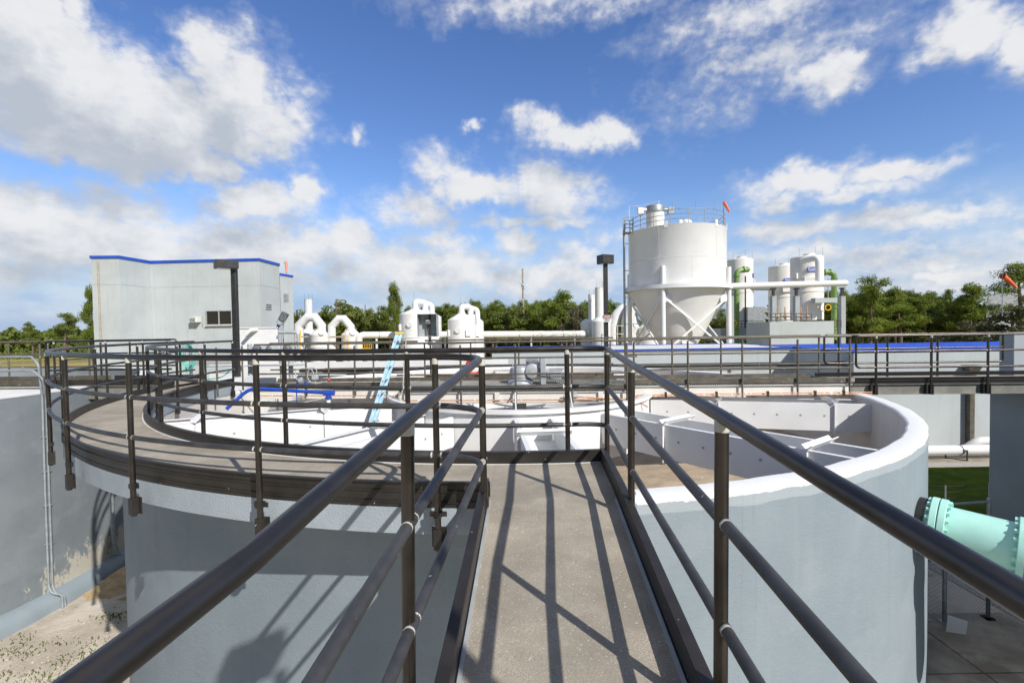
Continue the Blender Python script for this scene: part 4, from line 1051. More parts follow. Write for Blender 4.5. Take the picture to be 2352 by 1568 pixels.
b = MB(); b.tube([cpq + Vector((0.03, 0.12, 0.28)), cpq + Vector((0.03, 0.12, -1.4))], 0.022, 10); b.build('post', M['darksteel'], cp)
for k in (-0.02, 0.0, 0.02):
    MB().tube([cpq + Vector((-0.01 + k, 0.03, 0.02)), cpq + Vector((0.0 + k, 0.03, -0.2)), cpq + Vector((0.04 + k, 0.05, -0.45))], 0.008, 6).build('cable', M['black'], cp)
b = MB().obox(cpq + Vector((0.05, -0.02, -0.47)), (1, 0, 0), (0, 1, 0), (0, 0, 1), 0.06, 0.04, 0.045); b.build('socket_box', M['motor'], cp, bevel=0.01)
lr = sight(1090, 841, Y=12.6)
rg = MB(); rg.tube([lr + Vector((0.20 * math.cos(t), 0, 0.20 * math.sin(t))) for t in [2 * math.pi * i / 28 for i in range(29)]], 0.045, 12, False)
tag(rg.build('life_ring', M['red']), 'red life ring hanging on the far railing of the bridge', 'life ring')
# hose hung on a post
hq = sight(432, 815, Y=13.0)
hz = thing('hose_reel', hq, 'coiled teal hose hanging on a post beside the left lamp post', 'hose')
MB().tube([(hq.x, hq.y + .1, 2.6), (hq.x, hq.y + .1, hq.z + 0.28)], 0.04, 10).build('post', M['steel'], hz)
b = MB()
for k in range(5):
    rx, rz = 0.15 + 0.022 * k, 0.20 + 0.038 * k
    b.tube([hq + Vector((rx * math.cos(t) + 0.01 * math.sin(3 * t + k), -0.03 * k + 0.07, rz * math.sin(t) - 0.05)) for t in [2 * math.pi * i / 24 for i in range(25)]], 0.0135, 8, False)
b.build('hose_coil', M['hose'], hz)
cable([(427, 838), (430, 856), (440, 866), (452, 870), (500, 868), (520, 858), (528, 850)], 12.9, 0.016, hz, 'hose', 'hose_end')

# ================================================================== OFFICE BUILDING
ob_ = thing('office_building', (-22, 36, 0), 'tall windowless pale grey building with a blue roof edge at the left', 'building')
ZT = sight(595, 594, Y=34.0).z
c0, c1, c2, c3, c4 = [sight(u, v, z=ZT) for u, v in ((209, 588.5), (273, 588), (345, 600), (595, 594), (641, 606))]
poly = [(p.x, p.y) for p in (c0, c1, c2, c3, c4)] + [(c4.x - 6, c4.y + 8), (c0.x + 0.3, c0.y + 16)]
MB().prism(poly, GZ, ZT - 0.02).build('wall', M['bldg'], ob_, smooth=False)
def offset_poly(poly, k):
    n = len(poly); out = []
    for i in range(n):
        a, b, c = Vector((*poly[i - 1], 0)), Vector((*poly[i], 0)), Vector((*poly[(i + 1) % n], 0))
        n1 = (b - a).normalized(); n2 = (c - b).normalized()
        n1 = Vector((n1.y, -n1.x, 0)); n2 = Vector((n2.y, -n2.x, 0)); nn = (n1 + n2); nn /= max(0.35, nn.length_squared / 2)
        out.append((b.x + nn.x * k, b.y + nn.y * k))
    return out
MB().prism(offset_poly(poly, 0.06), ZT - 0.15, ZT + 0.03).build('blue_trim', M['blue'], ob_, smooth=False)
d5 = (c4 - c3).normalized(); pw0 = Vector((c4.x, c4.y, 0)); z5 = sight(643, 628, Y=c4.y + .2).z; pw1 = sight(672, 633, z=z5); pw1.z = 0
poly2 = [(pw0.x - .05, pw0.y + .15), (pw1.x, pw1.y), (pw1.x - 5, pw1.y + 6), (pw0.x - 5, pw0.y + 6)]
MB().prism(poly2, GZ, z5 - 0.02).build('wall', M['bldg'], ob_, smooth=False)
MB().prism(offset_poly(poly2, 0.05), z5 - 0.13, z5 + 0.02).build('blue_trim', M['blue'], ob_, smooth=False)
# main face frame: c2 -> c3
fx_ = Vector((c3.x - c2.x, c3.y - c2.y, 0)); FL = fx_.length; fx_.normalize(); fn_ = Vector((fx_.y, -fx_.x, 0))
def on_face(u, v, a, dirv):
    """where the sight line meets a wall plane through a along dirv"""
    nrm = Vector((dirv.y, -dirv.x, 0)); d = sight(u, v, Y=1.0) - Vector((0, 0, CZ))
    k = (Vector((a.x, a.y, 0)) - Vector((0, 0, 0))).dot(nrm) / d.dot(nrm)
    return Vector((0, 0, CZ)) + d * k
wa, wb = on_face(476, 745, c2, fx_), on_face(532, 714, c2, fx_)
wm = (wa + wb) / 2; hw = (wb - wa).dot(fx_) / 2; hh = abs(wb.z - wa.z) / 2
w0 = MB()
for s in (-1, 1): w0.obox(wm + fx_ * (hw + 0.03) * s + fn_ * 0.02, fx_, fn_, (0, 0, 1), 0.035, 0.06, hh + 0.07)
for s in (-1, 1): w0.obox(wm + Vector((0, 0, (hh + 0.035) * s)) + fn_ * 0.02, fx_, fn_, (0, 0, 1), hw, 0.06, 0.035)
w0.obox(wm + fn_ * 0.022, fx_, fn_, (0, 0, 1), 0.03, 0.055, hh)
wn = w0.build('window', M['conduit'], ob_)
for s in (-1, 1): MB().obox(wm + fx_ * hw * 0.5 * s + fn_ * 0.012, fx_, fn_, (0, 0, 1), hw * 0.5 - 0.02, 0.01, hh).build('pane', M['glass'], wn)
MB().obox(wm + fn_ * 0.09 - Vector((0, 0, hh + 0.085)), fx_, fn_, (0, 0, 1), hw + 0.08, 0.09, 0.02).build('sill', M['white'], wn)
aq = on_face(453.5, 734.5, c2, fx_)
ac = MB().obox(aq + fn_ * 0.2, fx_, fn_, (0, 0, 1), 0.29, 0.26, 0.18).build('air_conditioner', M['cream'], ob_, bevel=0.02)
b = MB()
for k in range(9): b.obox(aq + fn_ * 0.465 + Vector((-0.04, 0, -0.13 + k * 0.032)), fx_, fn_, (0, 0, 1), 0.2, 0.006, 0.006)
b.build('grille', M['motor'], ac)
MB().obox(aq + fn_ * 0.05 + Vector((0.4, 0, -0.1)), fx_, fn_, (0, 0, 1), 0.03, 0.03, 0.35).build('conduit', M['conduit'], ob_)
sv = Vector((c4.x - c3.x, c4.y - c3.y, 0)).normalized()
def louvre(q, dirv, w, h, n):
    nn = Vector((dirv.y, -dirv.x, 0)); b = MB(); b.obox(q + nn * 0.004, dirv, nn, (0, 0, 1), w, 0.012, h)
    l_ = b.build('louvre_vent', M['glass'], ob_); f = MB()
    for s in (-1, 1): f.obox(q + nn * 0.02 + dirv * w * s, dirv, nn, (0, 0, 1), 0.03, 0.03, h + .03)
    for k in range(n + 1): f.obox(q + nn * 0.03 + Vector((0, 0, -h + 2 * h * k / n)), dirv, nn, (0, 0, 1), w, 0.03, 0.03)
    f.build('louvre_slats', M['conduit'], l_)
louvre(on_face(616, 704, c3, sv), sv, 0.38, 0.17, 3)
s2 = (pw1 - pw0).normalized()
louvre(on_face(656, 684, Vector((poly2[0][0], poly2[0][1], 0)), s2), s2, 0.32, 0.3, 6)
b = MB()
zs_ = on_face(450, 658, c2, fx_).z
for a, bb in ((c0, c1), (c1, c2), (c2, c3), (c3, c4)):
    dd = Vector((bb.x - a.x, bb.y - a.y, 0)).normalized(); nn = Vector((dd.y, -dd.x, 0))
    b.beam(Vector((a.x, a.y, zs_)) + nn * 0.004, Vector((bb.x, bb.y, zs_)) + nn * 0.004, 0.012, 0.025)
for u in (400, 445, 490):
    q = on_face(u, 700, c2, fx_); b.beam((q.x + fn_.x * .004, q.y + fn_.y * .004, 0.3), (q.x + fn_.x * .004, q.y + fn_.y * .004, ZT - .26), 0.022, 0.012)
b.build('panel_joint', M['joint'], ob_)
MB().tube([(c0.x + 0.5, c0.y - 0.08, 0), (c0.x + 0.5, c0.y - 0.08, ZT - 0.3)], 0.05, 8).build('downpipe', M['wood'], ob_)

# ================================================================== WINDSOCKS
def windsock(label, top, L, r, ang, pole_h, swing, cloth='sock'):
    g = thing('windsock', top, label, 'windsock')
    MB().tube([top + Vector((0, 0, 0.05)), top - Vector((0, 0, pole_h))], 0.025, 8).build('pole', M['steel'], g)
    d = Vector((math.cos(ang) * math.cos(swing), math.cos(ang) * math.sin(swing), math.sin(ang)))
    pts = [top + d * L * k / 8 + Vector((0, 0, -0.14 * L * (k / 8) ** 2)) for k in range(9)]
    MB().tube(pts, [r * (1 - 0.5 * k / 8) * (1 + 0.06 * math.sin(k * 2.4)) for k in range(9)], 16, False).build('sock', M[cloth], g)
windsock('orange windsock drooping on its pole above the white silo', sight(1662, 464, Y=39.2), 0.85, 0.14, R(-52), 1.9, 0.2)
windsock('faded orange windsock hanging limp on the office building roof', sight(657, 601, Y=40), 0.8, 0.13, R(-87), 2.2, 0.0, 'oldsock')
windsock('bright orange windsock blowing right, in front of the oak', sight(2303, 634, Y=36), 1.55, 0.19, R(-24), 3.0, 0.25)

# ================================================================== WHITE SILO
SY = 40.0
sc_ = sight(1553.5, 640, Y=SY); SX = sc_.x; SR = 114.0 / FPX * SY * 0.93
zt = sight(1553, 511.5, Y=SY - SR).z; zr = sight(1553, 650, Y=SY - SR).z; zc = 2.2
S3 = Vector((SX, SY, 0))
silo = thing('silo', (SX, SY, 0), 'big white silo with a cone bottom on legs, with a guard rail round its top', 'silo')
MB().lathe([(0.02, zt + 0.30), (SR - 0.15, zt + 0.02), (SR, zt), (SR + 0.03, zt - 0.02), (SR, zt - 0.06), (SR, zr - 0.35)], (SX, SY, 0), 120).build('shell', M['silo'], silo, 40)
MB().lathe([(SR - 0.02, zr - 0.32), (2.2, 3.75), (2.19, 3.72), (1.25, zc), (1.1, 1.6)], (SX, SY, 0), 100).build('hopper', M['silo'], silo, 40)
MB().lathe([(SR - 0.05, zr - 0.02), (SR + 0.42, zr - 0.02), (SR + 0.42, zr - 0.34), (SR + 0.38, zr - 0.34), (SR + 0.38, zr - 0.06), (SR - 0.05, zr - 0.30)], (SX, SY, 0), 120).build('ring_beam', M['silo'], silo, 30)
legs = []
b = MB()
b.lathe([(SR + .001, zt - 2.46), (SR + .012, zt - 2.47), (SR + .012, zt - 2.50), (SR + .001, zt - 2.51)], (SX, SY, 0), 100)
b.build('weld_seam', M['seam'], silo)
for a, za, zb_s in ((-92, zt - 2.5, zr), (-20, zt - 2.5, zr), (-128, zt - .1, zt - 2.46), (-60, zt - .1, zt - 2.46)):
    x, y = SX + (SR + .004) * math.cos(R(a)), SY + (SR + .004) * math.sin(R(a))
    MB().beam((x, y, za), (x, y, zb_s), 0.03, 0.012, up=(math.cos(R(a)), math.sin(R(a)), 0)).build('weld_seam', M['seam'], silo)
LEGA = (-123, -32, 57, 147)
for a in LEGA:
    x, y = SX + (SR + 0.16) * math.cos(R(a)), SY + (SR + 0.16) * math.sin(R(a)); legs.append(Vector((x, y, 0)))
    l_ = MB().tube([(x, y, GZ), (x, y, zr + 1.35)], 0.185, 20); l_.build('leg', M['silo'], silo)
for i in range(4):
    a, b_ = legs[i], legs[(i + 1) % 4]
    br = MB()
    br.beam(a + Vector((0, 0, zr - .95)), b_ + Vector((0, 0, 2.2)), 0.11, 0.13); br.beam(b_ + Vector((0, 0, zr - .95)), a + Vector((0, 0, 2.2)), 0.09, 0.13)
    d = (b_ - a).normalized()
    for q, s in ((a, 1), (b_, -1)): br.obox(q + d * s * 0.45 + Vector((0, 0, zr - 1.08)), d, d.cross(Vector((0, 0, 1))), (0, 0, 1), 0.3, 0.02, 0.28)
    br.build('cross_brace', M['silo'], silo)
# guard rail on the roof
hr = MB()
RG = SR - 0.14
for h in (0.38, 0.74, 1.10): hr.tube(arc((SX, SY), RG, zt + h, 0, 360, 72), 0.026, 6, False)
gr_ = hr.build('guard_rail', M['steel'], silo)
for k in range(18):
    a = R(k * 20 + 5); x, y = SX + RG * math.cos(a), SY + RG * math.sin(a)
    MB().cyl((x, y, zt), (x, y, zt + 1.1), 0.03, 6).build('rail_post', M['steel'], gr_)
fq = sight(1505, 497, Y=SY - 1.6)
f_ = MB().lathe([(0, zt + 1.75), (0.62, zt + 1.72), (0.68, zt + 1.6), (0.68, zt + 1.25), (0.66, zt + 1.2), (0.70, zt + 1.15), (0.70, zt)], (fq.x, SY - 1.6, 0), 36).build('dust_filter', M['cream'], silo)
MB().lathe([(0.0, zt + 1.80), (0.70, zt + 1.78), (0.72, zt + 1.74), (0.72, zt + 1.3), (0.69, zt + 1.28)], (fq.x, SY - 1.6, 0), 36).build('filter_cap', M['steel'], f_)
for s in (-1, 1):
    b = MB(); b.tube([(fq.x + s * 0.68, SY - 1.7, zt + 1.5), (fq.x + s * 1.1, SY - 1.7, zt + 1.5)], 0.15, 12); b.obox((fq.x + s * 1.2, SY - 1.7, zt + 1.42), (1, 0, 0), (0, 1, 0), (0, 0, 1), 0.22, 0.18, 0.25); b.build('filter_outlet', M['cream'] if s < 0 else M['steel'], f_)
for u in (1563, 1577):
    q = sight(u, 508, Y=SY - 2.2)
    MB().ball((q.x, SY - 2.2, zt + 0.32), 0.42 if u == 1577 else 0.22, rz=0.28, n=14, m=8).build('roof_vent', M['white'], silo)
for a in (-120, -60, -25):
    b = MB(); x, y = SX + SR * math.cos(R(a)), SY + SR * math.sin(R(a)); o_ = Vector((math.cos(R(a)), math.sin(R(a)), 0))
    b.obox((x, y, zt + 0.05), (-o_.y, o_.x, 0), o_, (0, 0, 1), 0.13, 0.03, 0.26)
    b.build('lifting_lug', M['silo'], silo)
wq = sight(1446, 474, Y=SY - .5)
MB().tube([(wq.x, wq.y, zt), (wq.x - 0.05, wq.y, wq.z), (wq.x + 0.9, wq.y - 0.4, wq.z - 0.08), (fq.x + .3, SY - 1.6, wq.z + 0.12), (fq.x + .3, SY - 1.6, zt + 1.7)], 0.03, 6).build('davit_line', M['white'], silo)
for k in range(7):
    a = R(-165 + k * 26); x, y = SX + RG * math.cos(a), SY + RG * math.sin(a)
    MB().cyl((x, y, zt + 1.0), (x, y, zt + 1.75), 0.012, 5).build('lightning_rod', M['steel'], silo)
# access ladder on the left of the silo
lx = sight(1434, 640, Y=SY - 0.3).x
lg = MB()
for s in (-0.2, 0.2): lg.beam((lx, SY - 0.3 + s, GZ), (lx, SY - 0.3 + s, zt + 1.2), 0.07, 0.07)
sl_ = lg.build('access_ladder', M['steel'], silo)
b = MB(); z = 0.4
while z < zt + 1.0: b.cyl((lx, SY - 0.5, z), (lx, SY - 0.1, z), 0.016, 6); z += 0.3
b.build('rung', M['steel'], sl_)
b = MB(); z = zt - 0.9
while z > 1: b.beam((lx, SY - 0.3, z), (lx + max(0.35, 0.35 + (zr - .4 - z) * 0.62), SY - 0.3, z), 0.07, 0.07); z -= 2.2
b.build('ladder_bracket', M['silo'], sl_)
b = MB(); b.box(lx - .02, lx + 0.75, SY - 0.8, SY + 0.2, zt - 0.05, zt + 0.02)
for h in (0.3, 0.6, 0.9, 1.15): b.cyl((lx, SY - 0.8, zt + h), (lx + 0.7, SY - 0.8, zt + h), 0.03, 6)
for x in (lx, lx + .65): b.cyl((x, SY - 0.8, zt), (x, SY - 0.8, zt + 1.2), 0.03, 6)
b.build('landing', M['steel'], sl_)
mq = sight(1583, 782, Y=SY - 1.75)
mh = MB().tube([mq + Vector((0, 0.5, -.1)), mq, mq + Vector((0, -0.05, 0))], [0.62, 0.62, 0.6], 28).build('manway', M['silo'], silo)

# ================================================================== DEGASIFIER TOWERS
def tower(label, u0, u1, vtop, Y, zbase, bands, sign=None, extra=None):
    um = (u0 + u1) / 2; r = (u1 - u0) / 2 / FPX * Y * 0.90; x = sight(um, vtop, Y=Y).x; zt_ = sight(um, vtop, Y=Y - r).z
    g = thing('degasifier_tower', (x, Y, zbase), label, 'tower', 'ivory towers by the silo')
    MB().lathe([(0.02, zt_ + 0.05), (r - 0.12, zt_), (r, zt_ - 0.08), (r, zbase)], (x, Y, 0), 64).build('shell', M['tower'], g, 30)
    for z in bands: MB().lathe([(r, z - 0.03), (r + 0.05, z - 0.03), (r + 0.05, z + 0.03), (r, z + 0.03)], (x, Y, 0), 64).build('band', M['tower'], g, 30)
    b = MB(); b.lathe([(0, zt_ + 0.28), (0.5, zt_ + 0.25), (0.55, zt_)], (x + 0.1, Y - 0.2, 0), 20); b.build('roof_vent', M['tower'], g)
    for a in (-150, -90, -30):
        MB().cyl((x + (r - .1) * math.cos(R(a)), Y + (r - .1) * math.sin(R(a)), zt_ - 0.1), (x + (r - .1) * math.cos(R(a)), Y + (r - .1) * math.sin(R(a)), zt_ + 0.75), 0.014, 5).build('lightning_rod', M['steel'], g)
    for (a, z, w, h) in (extra or []):
        o_ = Vector((math.cos(R(a)), math.sin(R(a)), 0))
        MB().obox(Vector((x, Y, z)) + o_ * (r + 0.02), (-o_.y, o_.x, 0), o_, (0, 0, 1), w, 0.14, h).build('access_hatch', M['tower'], g, bevel=0.03)
    if sign:
        a, z = sign; o_ = Vector((math.cos(R(a)), math.sin(R(a)), 0)); p_ = Vector((x, Y, z)) + o_ * (r + 0.04)
        s_ = MB().obox(p_, (-o_.y, o_.x, 0), o_, (0, 0, 1), 0.36, 0.02, 0.22).build('maker_plate', M['blue'], g)
        text_mesh('plate_text', 'Duall', 0.30, p_ + o_ * 0.03 + Vector((0, 0, 0.05)), M['white'], g, rotz=R(a + 90), bold=True)
        b = MB().obox(p_ + o_ * 0.024 - Vector((0, 0, 0.13)), (-o_.y, o_.x, 0), o_, (0, 0, 1), 0.25, 0.002, 0.02); b.build('plate_line', M['white'], g)
    return x, r, zt_
zb1 = sight(1700, 752, Y=51).z
t1x, t1r, t1z = tower('ivory tower beside the silo, with a green pipe bending over its front', 1669, 1730, 592, 52.0, zb1 - .2, [sight(1700, 671, Y=51).z, sight(1700, 714, Y=51).z], (-35, sight(1725, 632, Y=51).z), [(-30, sight(1728, 651, Y=51).z, 0.35, 0.42)])
zb2 = sight(1850, 735, Y=44).z
t2x, t2r, t2z = tower('shorter ivory tower partly hidden behind the wider one, with a blue plate', 1765, 1828, 607.5, 52.0, zb2 - 1, [sight(1790, 682, Y=51).z, sight(1790, 725, Y=51).z], (-97, sight(1791, 644.5, Y=51).z), [(-97, sight(1790, 664, Y=51).z, 0.55, 0.35)])
t3x, t3r, t3z = tower('widest ivory tower standing on the concrete base, with a white pipe down its front', 1816, 1890, 585.5, 44.0, zb2, [sight(1850, 669, Y=43).z, sight(1850, 714, Y=43).z], (-105, sight(1841, 620, Y=43).z), [(-106, sight(1841, 646, Y=43).z, 0.6, 0.35), (-160, sight(1821, 633, Y=43).z, 0.2, 0.25)])
hp = thing('header_pipe', sight(1800, 652, Y=41.3), 'long white pipe carried on grey columns in front of the ivory towers', 'pipe')
h0, h1 = sight(1672, 657.5, Y=41.6), sight(1943, 650, Y=41.0)
MB().tube([h0, h1, h1 + Vector((0.1, 0, 0))], [0.27, 0.27, 0.18], 28).build('pipe', M['silo'], hp)
d1 = sight(1878, 650, Y=41.2)
dz_ = sight(1880, 594, Y=42).z
MB().tube(fillet([(d1.x + .05, 41.15, d1.z), (d1.x + .05, 41.15, dz_), (d1.x - .55, 42.6, dz_ - 0.1)], 0.5, 8), 0.26, 24).build('downcomer', M['silo'], hp)
for u, vb, vt in ((1776, 742, 661), (1829, 742, 661), (1934, 780, 660), (1678, 780, 663)):
    q = sight(u, vt, Y=41.4); zc_ = sight(u, 680, Y=41.4).z
    cn = thing('pipe_column', (q.x, 41.4, 0), {1776: 'grey concrete column left of the widest tower, holding the white header pipe', 1829: 'grey concrete column in front of the widest tower, holding the white header pipe', 1934: 'tall grey concrete column at the right end of the white header pipe', 1678: 'grey concrete column beside the silo, holding the white header pipe'}[u], 'column', 'columns under the white header pipe')
    MB().box(q.x - 0.19, q.x + 0.19, 41.2, 41.6, GZ, zc_).build('shaft', M['greywall'], cn)
    b = MB(); b.box(q.x - 0.09, q.x + 0.09, 41.3, 41.5, zc_, q.z - 0.1); b.box(q.x - 0.2, q.x + 0.2, 41.25, 41.55, q.z - 0.12, q.z - 0.02); b.build('bracket', M['darksteel'], cn)
gp2 = thing('green_pipe', (t1x, 49, zb1), 'thick green pipe with flanges bending over the front of the ivory tower beside the silo', 'pipe')
ga, gb, gc = sight(1692, 752, Y=48.8), sight(1692, 622, Y=48.8), sight(1716, 619, Y=49.0)
MB().tube(fillet([ga - Vector((0, 0, 2)), gb, gc], 0.5, 8), 0.26, 20).build('pipe', M['green'], gp2)
b = MB()
for v in (634, 676, 728, 744): q = sight(1692, v, Y=48.8); b.tube([q - Vector((0, 0, .05)), q + Vector((0, 0, .05))], 0.33, 20)
q = sight(1707, 619, Y=48.9); b.tube([q, q + Vector((0.1, 0, 0))], 0.33, 20); b.ball(gc, 0.29, n=16, m=10)
b.build('flange', M['green'], gp2)
MB().cyl(sight(1712, 634, Y=48.9), sight(1712, 752, Y=48.9), 0.07, 8).build('support_post', M['darksteel'], gp2)
yq = sight(1685, 742, Y=48); MB().tube([yq + Vector((0.3 * math.cos(t), 0, 0.3 * math.sin(t))) for t in [2 * math.pi * i / 18 for i in range(19)]], 0.05, 6, False).build('handwheel', M['yellow'], gp2)
gp3 = thing('green_pipe', (t3x + t3r, 44, 0), 'green pipe coming out of the right side of the widest ivory tower and dropping down', 'pipe')
ga, gb, gc = sight(1888, 625.5, Y=43.6), sight(1916, 625.5, Y=43.4), sight(1916, 780, Y=43.4)
MB().tube(fillet([ga, gb, gc], 0.5, 8), 0.23, 20).build('pipe', M['green'], gp3)
b = MB()
for u in (1893, 1905): q = sight(u, 625.5, Y=43.5); b.tube([q, q + Vector((0.1, 0, 0))], 0.3, 20)
for v in (640, 697, 706): q = sight(1916, v, Y=43.4); b.tube([q - Vector((0, 0, .05)), q + Vector((0, 0, .05))], 0.3, 20)
b.build('flange', M['green'], gp3)
q = sight(1902, 706, Y=43); MB().tube([q + Vector((0.25 * math.cos(t), 0, 0.25 * math.sin(t))) for t in [2 * math.pi * i / 18 for i in range(19)]], 0.05, 6, False).build('handwheel', M['yellow'], gp3)
MB().cyl(sight(1902, 640, Y=43.5), sight(1902, 690, Y=43.5), 0.05, 6).build('support_post', M['steel'], gp3)
cbase = thing('equipment_block', sight(1840, 770, Y=41), 'big pale grey concrete block under the widest ivory tower', 'base')
x0, x1 = sight(1768, 760, Y=40.6).x, sight(1912, 760, Y=40.6).x; zb_ = sight(1840, 738, Y=40.6).z
xl_ = sight(1752, 760, Y=43).x
MB().prism([(x0, 40.6), (x1, 40.4), (x1 + .3, 47), (xl_, 46), (xl_ - .1, 43.2)], GZ, zb_).build('block', M['bldg'], cbase, smooth=False)
b = MB().box(x1 - 1.0, x1 + 0.9, 41.3, 41.9, sight(1900, 695, Y=41.4).z, sight(1900, 684, Y=41.4).z); b.build('tie_beam', M['bldg'], cbase)
def far_rail(label, ua, ub, v0, v1, Y, n, bars=2, mat='galv'):
    g = MB(); a0_, b0_ = sight(ua, v0, Y=Y), sight(ub, v0, Y=Y); zt0, zt1 = sight(ua, v1, Y=Y).z, sight(ub, v1, Y=Y).z
    for k in range(n + 1):
        q = a0_.lerp(b0_, k / n); g.cyl(q, (q.x, q.y, zt0 + (zt1 - zt0) * k / n), 0.035, 6)
    for j in range(bars):
        f = 1 - 0.45 * j
        g.cyl((a0_.x, a0_.y, a0_.z + (zt0 - a0_.z) * f), (b0_.x, b0_.y, b0_.z + (zt1 - b0_.z) * f), 0.035, 6)
    return tag(g.build('guard_railing', M[mat]), label, 'railing')
far_rail('thin dark railing on the concrete block under the widest ivory tower', 1770, 1864, 737, 720, 40.9, 8, 3)
far_rail('thin dark railing at the foot of the ivory tower beside the silo', 1666, 1752, 753, 737, 49.2, 7, 3)
far_rail('short dark railing by the right end column of the white header pipe', 1912, 1932, 752, 735, 41.2, 2, 4)
pb_ = thing('tower_platform', sight(1705, 770, Y=50), 'pale concrete platform carrying the ivory tower beside the silo', 'platform')
xa, xb = sight(1655, 760, Y=49.5).x, sight(1752, 760, Y=49.5).x
MB().box(xa, xb, 49.5, 55.5, zb1 - 1.3, zb1 - 0.1).build('slab', M['bldg'], pb_)
for x in (xa + .5, (xa + xb) / 2, xb - .5): MB().box(x - .3, x + .3, 50, 50.6, GZ, zb1 - 1.3).build('leg', M['grey'], pb_)
bl = thing('blower', sight(1740, 735, Y=50.5), 'silver sheet metal blower hood with stepped fins beside the ivory tower', 'blower')
q = sight(1736, 738, Y=50); b = MB()
b.box(q.x - 0.9, q.x + 0.9, 49.9, 51.2, q.z - 1.2, q.z + 1.5); b.build('hood', M['steel'], bl)
for k in range(4): MB().add([(q.x + .9, 49.9, q.z + 1.5 - k * .7), (q.x + .9, 51.2, q.z + 1.5 - k * .7), (q.x + 1.4, 51.2, q.z + .9 - k * .7), (q.x + 1.4, 49.9, q.z + .9 - k * .7), (q.x + .9, 49.9, q.z + .95 - k * .7), (q.x + .9, 51.2, q.z + .95 - k * .7)], [(0, 1, 2, 3), (3, 2, 5, 4), (0, 3, 4), (1, 5, 2)]).build('fin', M['steel'], bl)
for i, u in enumerate((1786, 1803, 1839, 1854)):
    v0 = 728; q0_, q1_ = sight(u, 735, Y=41.5), sight(u, 703 if i > 1 else (707 if i == 0 else 705), Y=41.5)
    b = MB().cyl(q0_, q1_, 0.05, 8); b.ball(sight(u, 727, Y=41.45), 0.16, n=8, m=6)
    tag(b.build('valve_stem', M['orange']), 'rusty upright valve stem on the concrete block, one of four in a row', 'valve', 'valve stems on the tower base')

lp_a, lp_b = sight(1722, 661, Y=51), sight(1782, 661, Y=51)
tag(MB().tube([lp_a, lp_b], 0.27, 20).build('link_pipe', M['conduit']), 'short grey pipe joining the two ivory towers right of the silo', 'pipe')
# ================================================================== SCRUBBERS
SYY = 46.0
def duct(label, uvs, rpx, Y, vessel=None, rad=0.0, seg=2, mat='white', stack=None):
    pts = [sight(u, v, Y=Y) for u, v in uvs]; r = rpx / FPX * Y
    g = thing('scrubber', (pts[0].x, Y, 0), label, 'scrubber')
    pts[0].z = GZ
    MB().tube(fillet(pts, rad, seg) if rad else pts, r, 26).build('arched_duct', M[mat], g, 30)
    if vessel:
        um, hw_, vs_, vtop_, rtop = vessel; x = sight(um, 760, Y=Y).x; rv = hw_ / FPX * Y; rt = rtop / FPX * Y
        zs, zt_ = sight(um, vs_, Y=Y).z, sight(um, vtop_, Y=Y).z
        MB().lathe([(rt + .05, zt_ + .05), (rt + .12, zt_), (rt + .05, zt_ - .05), (rv, zs), (rv + .03, zs - .03), (rv, zs - .1), (rv, zs - 1.2), (rv + .06, zs - 1.22), (rv, zs - 1.3), (rv, GZ)], (x, Y, 0), 48).build('vessel', M[mat], g, 30)
        q = sight(um + 4, vs_ - 4, Y=Y - rv * .8)
        MB().tube([q, q + Vector((0.05, -0.12, 0.06))], 0.28, 18).build('hatch', M[mat], g)
    return g
duct('white scrubber with an arched duct and a stack behind it, next to the office building', [(686.5, 800), (686.5, 748), (707, 728.5), (723, 728.5), (738, 748), (738, 760)], 10.5, SYY, (734, 21, 768, 757, 10))
def stack_vessel(label, us, r_s, vtop, uv, rv_, vsh, Y, mat='white'):
    x = sight(us, 760, Y=Y).x; rs = r_s / FPX * Y; rvv = rv_ / FPX * Y; xv = sight(uv, 760, Y=Y).x
    g = thing('vent_stack', (xv, Y, 0), label, 'stack')
    z1 = sight(us, vtop, Y=Y).z; z0 = sight(uv, vsh, Y=Y).z
    MB().lathe([(rs * 0.9, z1 - 0.6), (rs, z1), (rs + .03, z1 - .02), (rs, z1 - .05), (rs, z0 + 0.35), (rs + .08, z0 + .33), (rs + .05, z0 + .25)], (x, Y, 0), 36).build('stack', M[mat], g, 30)
    MB().lathe([(0.02, z0 + 0.45), (rs, z0 + 0.42), (rvv * 0.8, z0 + 0.22), (rvv, z0 - 0.05), (rvv, GZ)], (xv, Y, 0), 40).build('vessel', M[mat], g, 30)
    for k, a in enumerate((-140, -60, 20)):
        MB().cyl((x + rs * math.cos(R(a)), Y + rs * math.sin(R(a)), z1 - .5), (x + rs * math.cos(R(a)), Y + rs * math.sin(R(a)), z1 + 0.55), 0.015, 5).build('lightning_rod', M['steel'], g)
    return g
stack_vessel('tall white stack rising behind the first arched duct, next to the office building', 710, 8.5, 687, 708, 21, 765, 49)
duct('white scrubber with a lower arched duct and a pipe elbow at its side', [(762, 800), (762, 750), (778, 732), (790, 732), (805.5, 750), (805.5, 760)], 9.2, SYY, (806, 21, 768, 757, 10))
for uu in (676, 756):
    a_, b2_ = sight(uu, 774, Y=SYY - 1), sight(uu + 32, 773, Y=SYY - 1)
    tag(MB().beam(a_, b2_, 0.12, 0.14).build('timber_beam', M['wood']), ('left' if uu == 676 else 'right') + ' pale timber beam across the foot of the white arched ducts', 'beam')
hd = thing('duct_pipe', sight(1100, 768, Y=45.5), 'long white pipe running level across the plant, from the arched scrubbers to the right', 'pipe')
a_, b2_, c2_ = sight(824, 800, Y=45.5), sight(824, 769.5, Y=45.5), sight(1352, 767, Y=54)
a_.z = GZ
pp = fillet([a_, b2_, c2_], 0.55, 8)
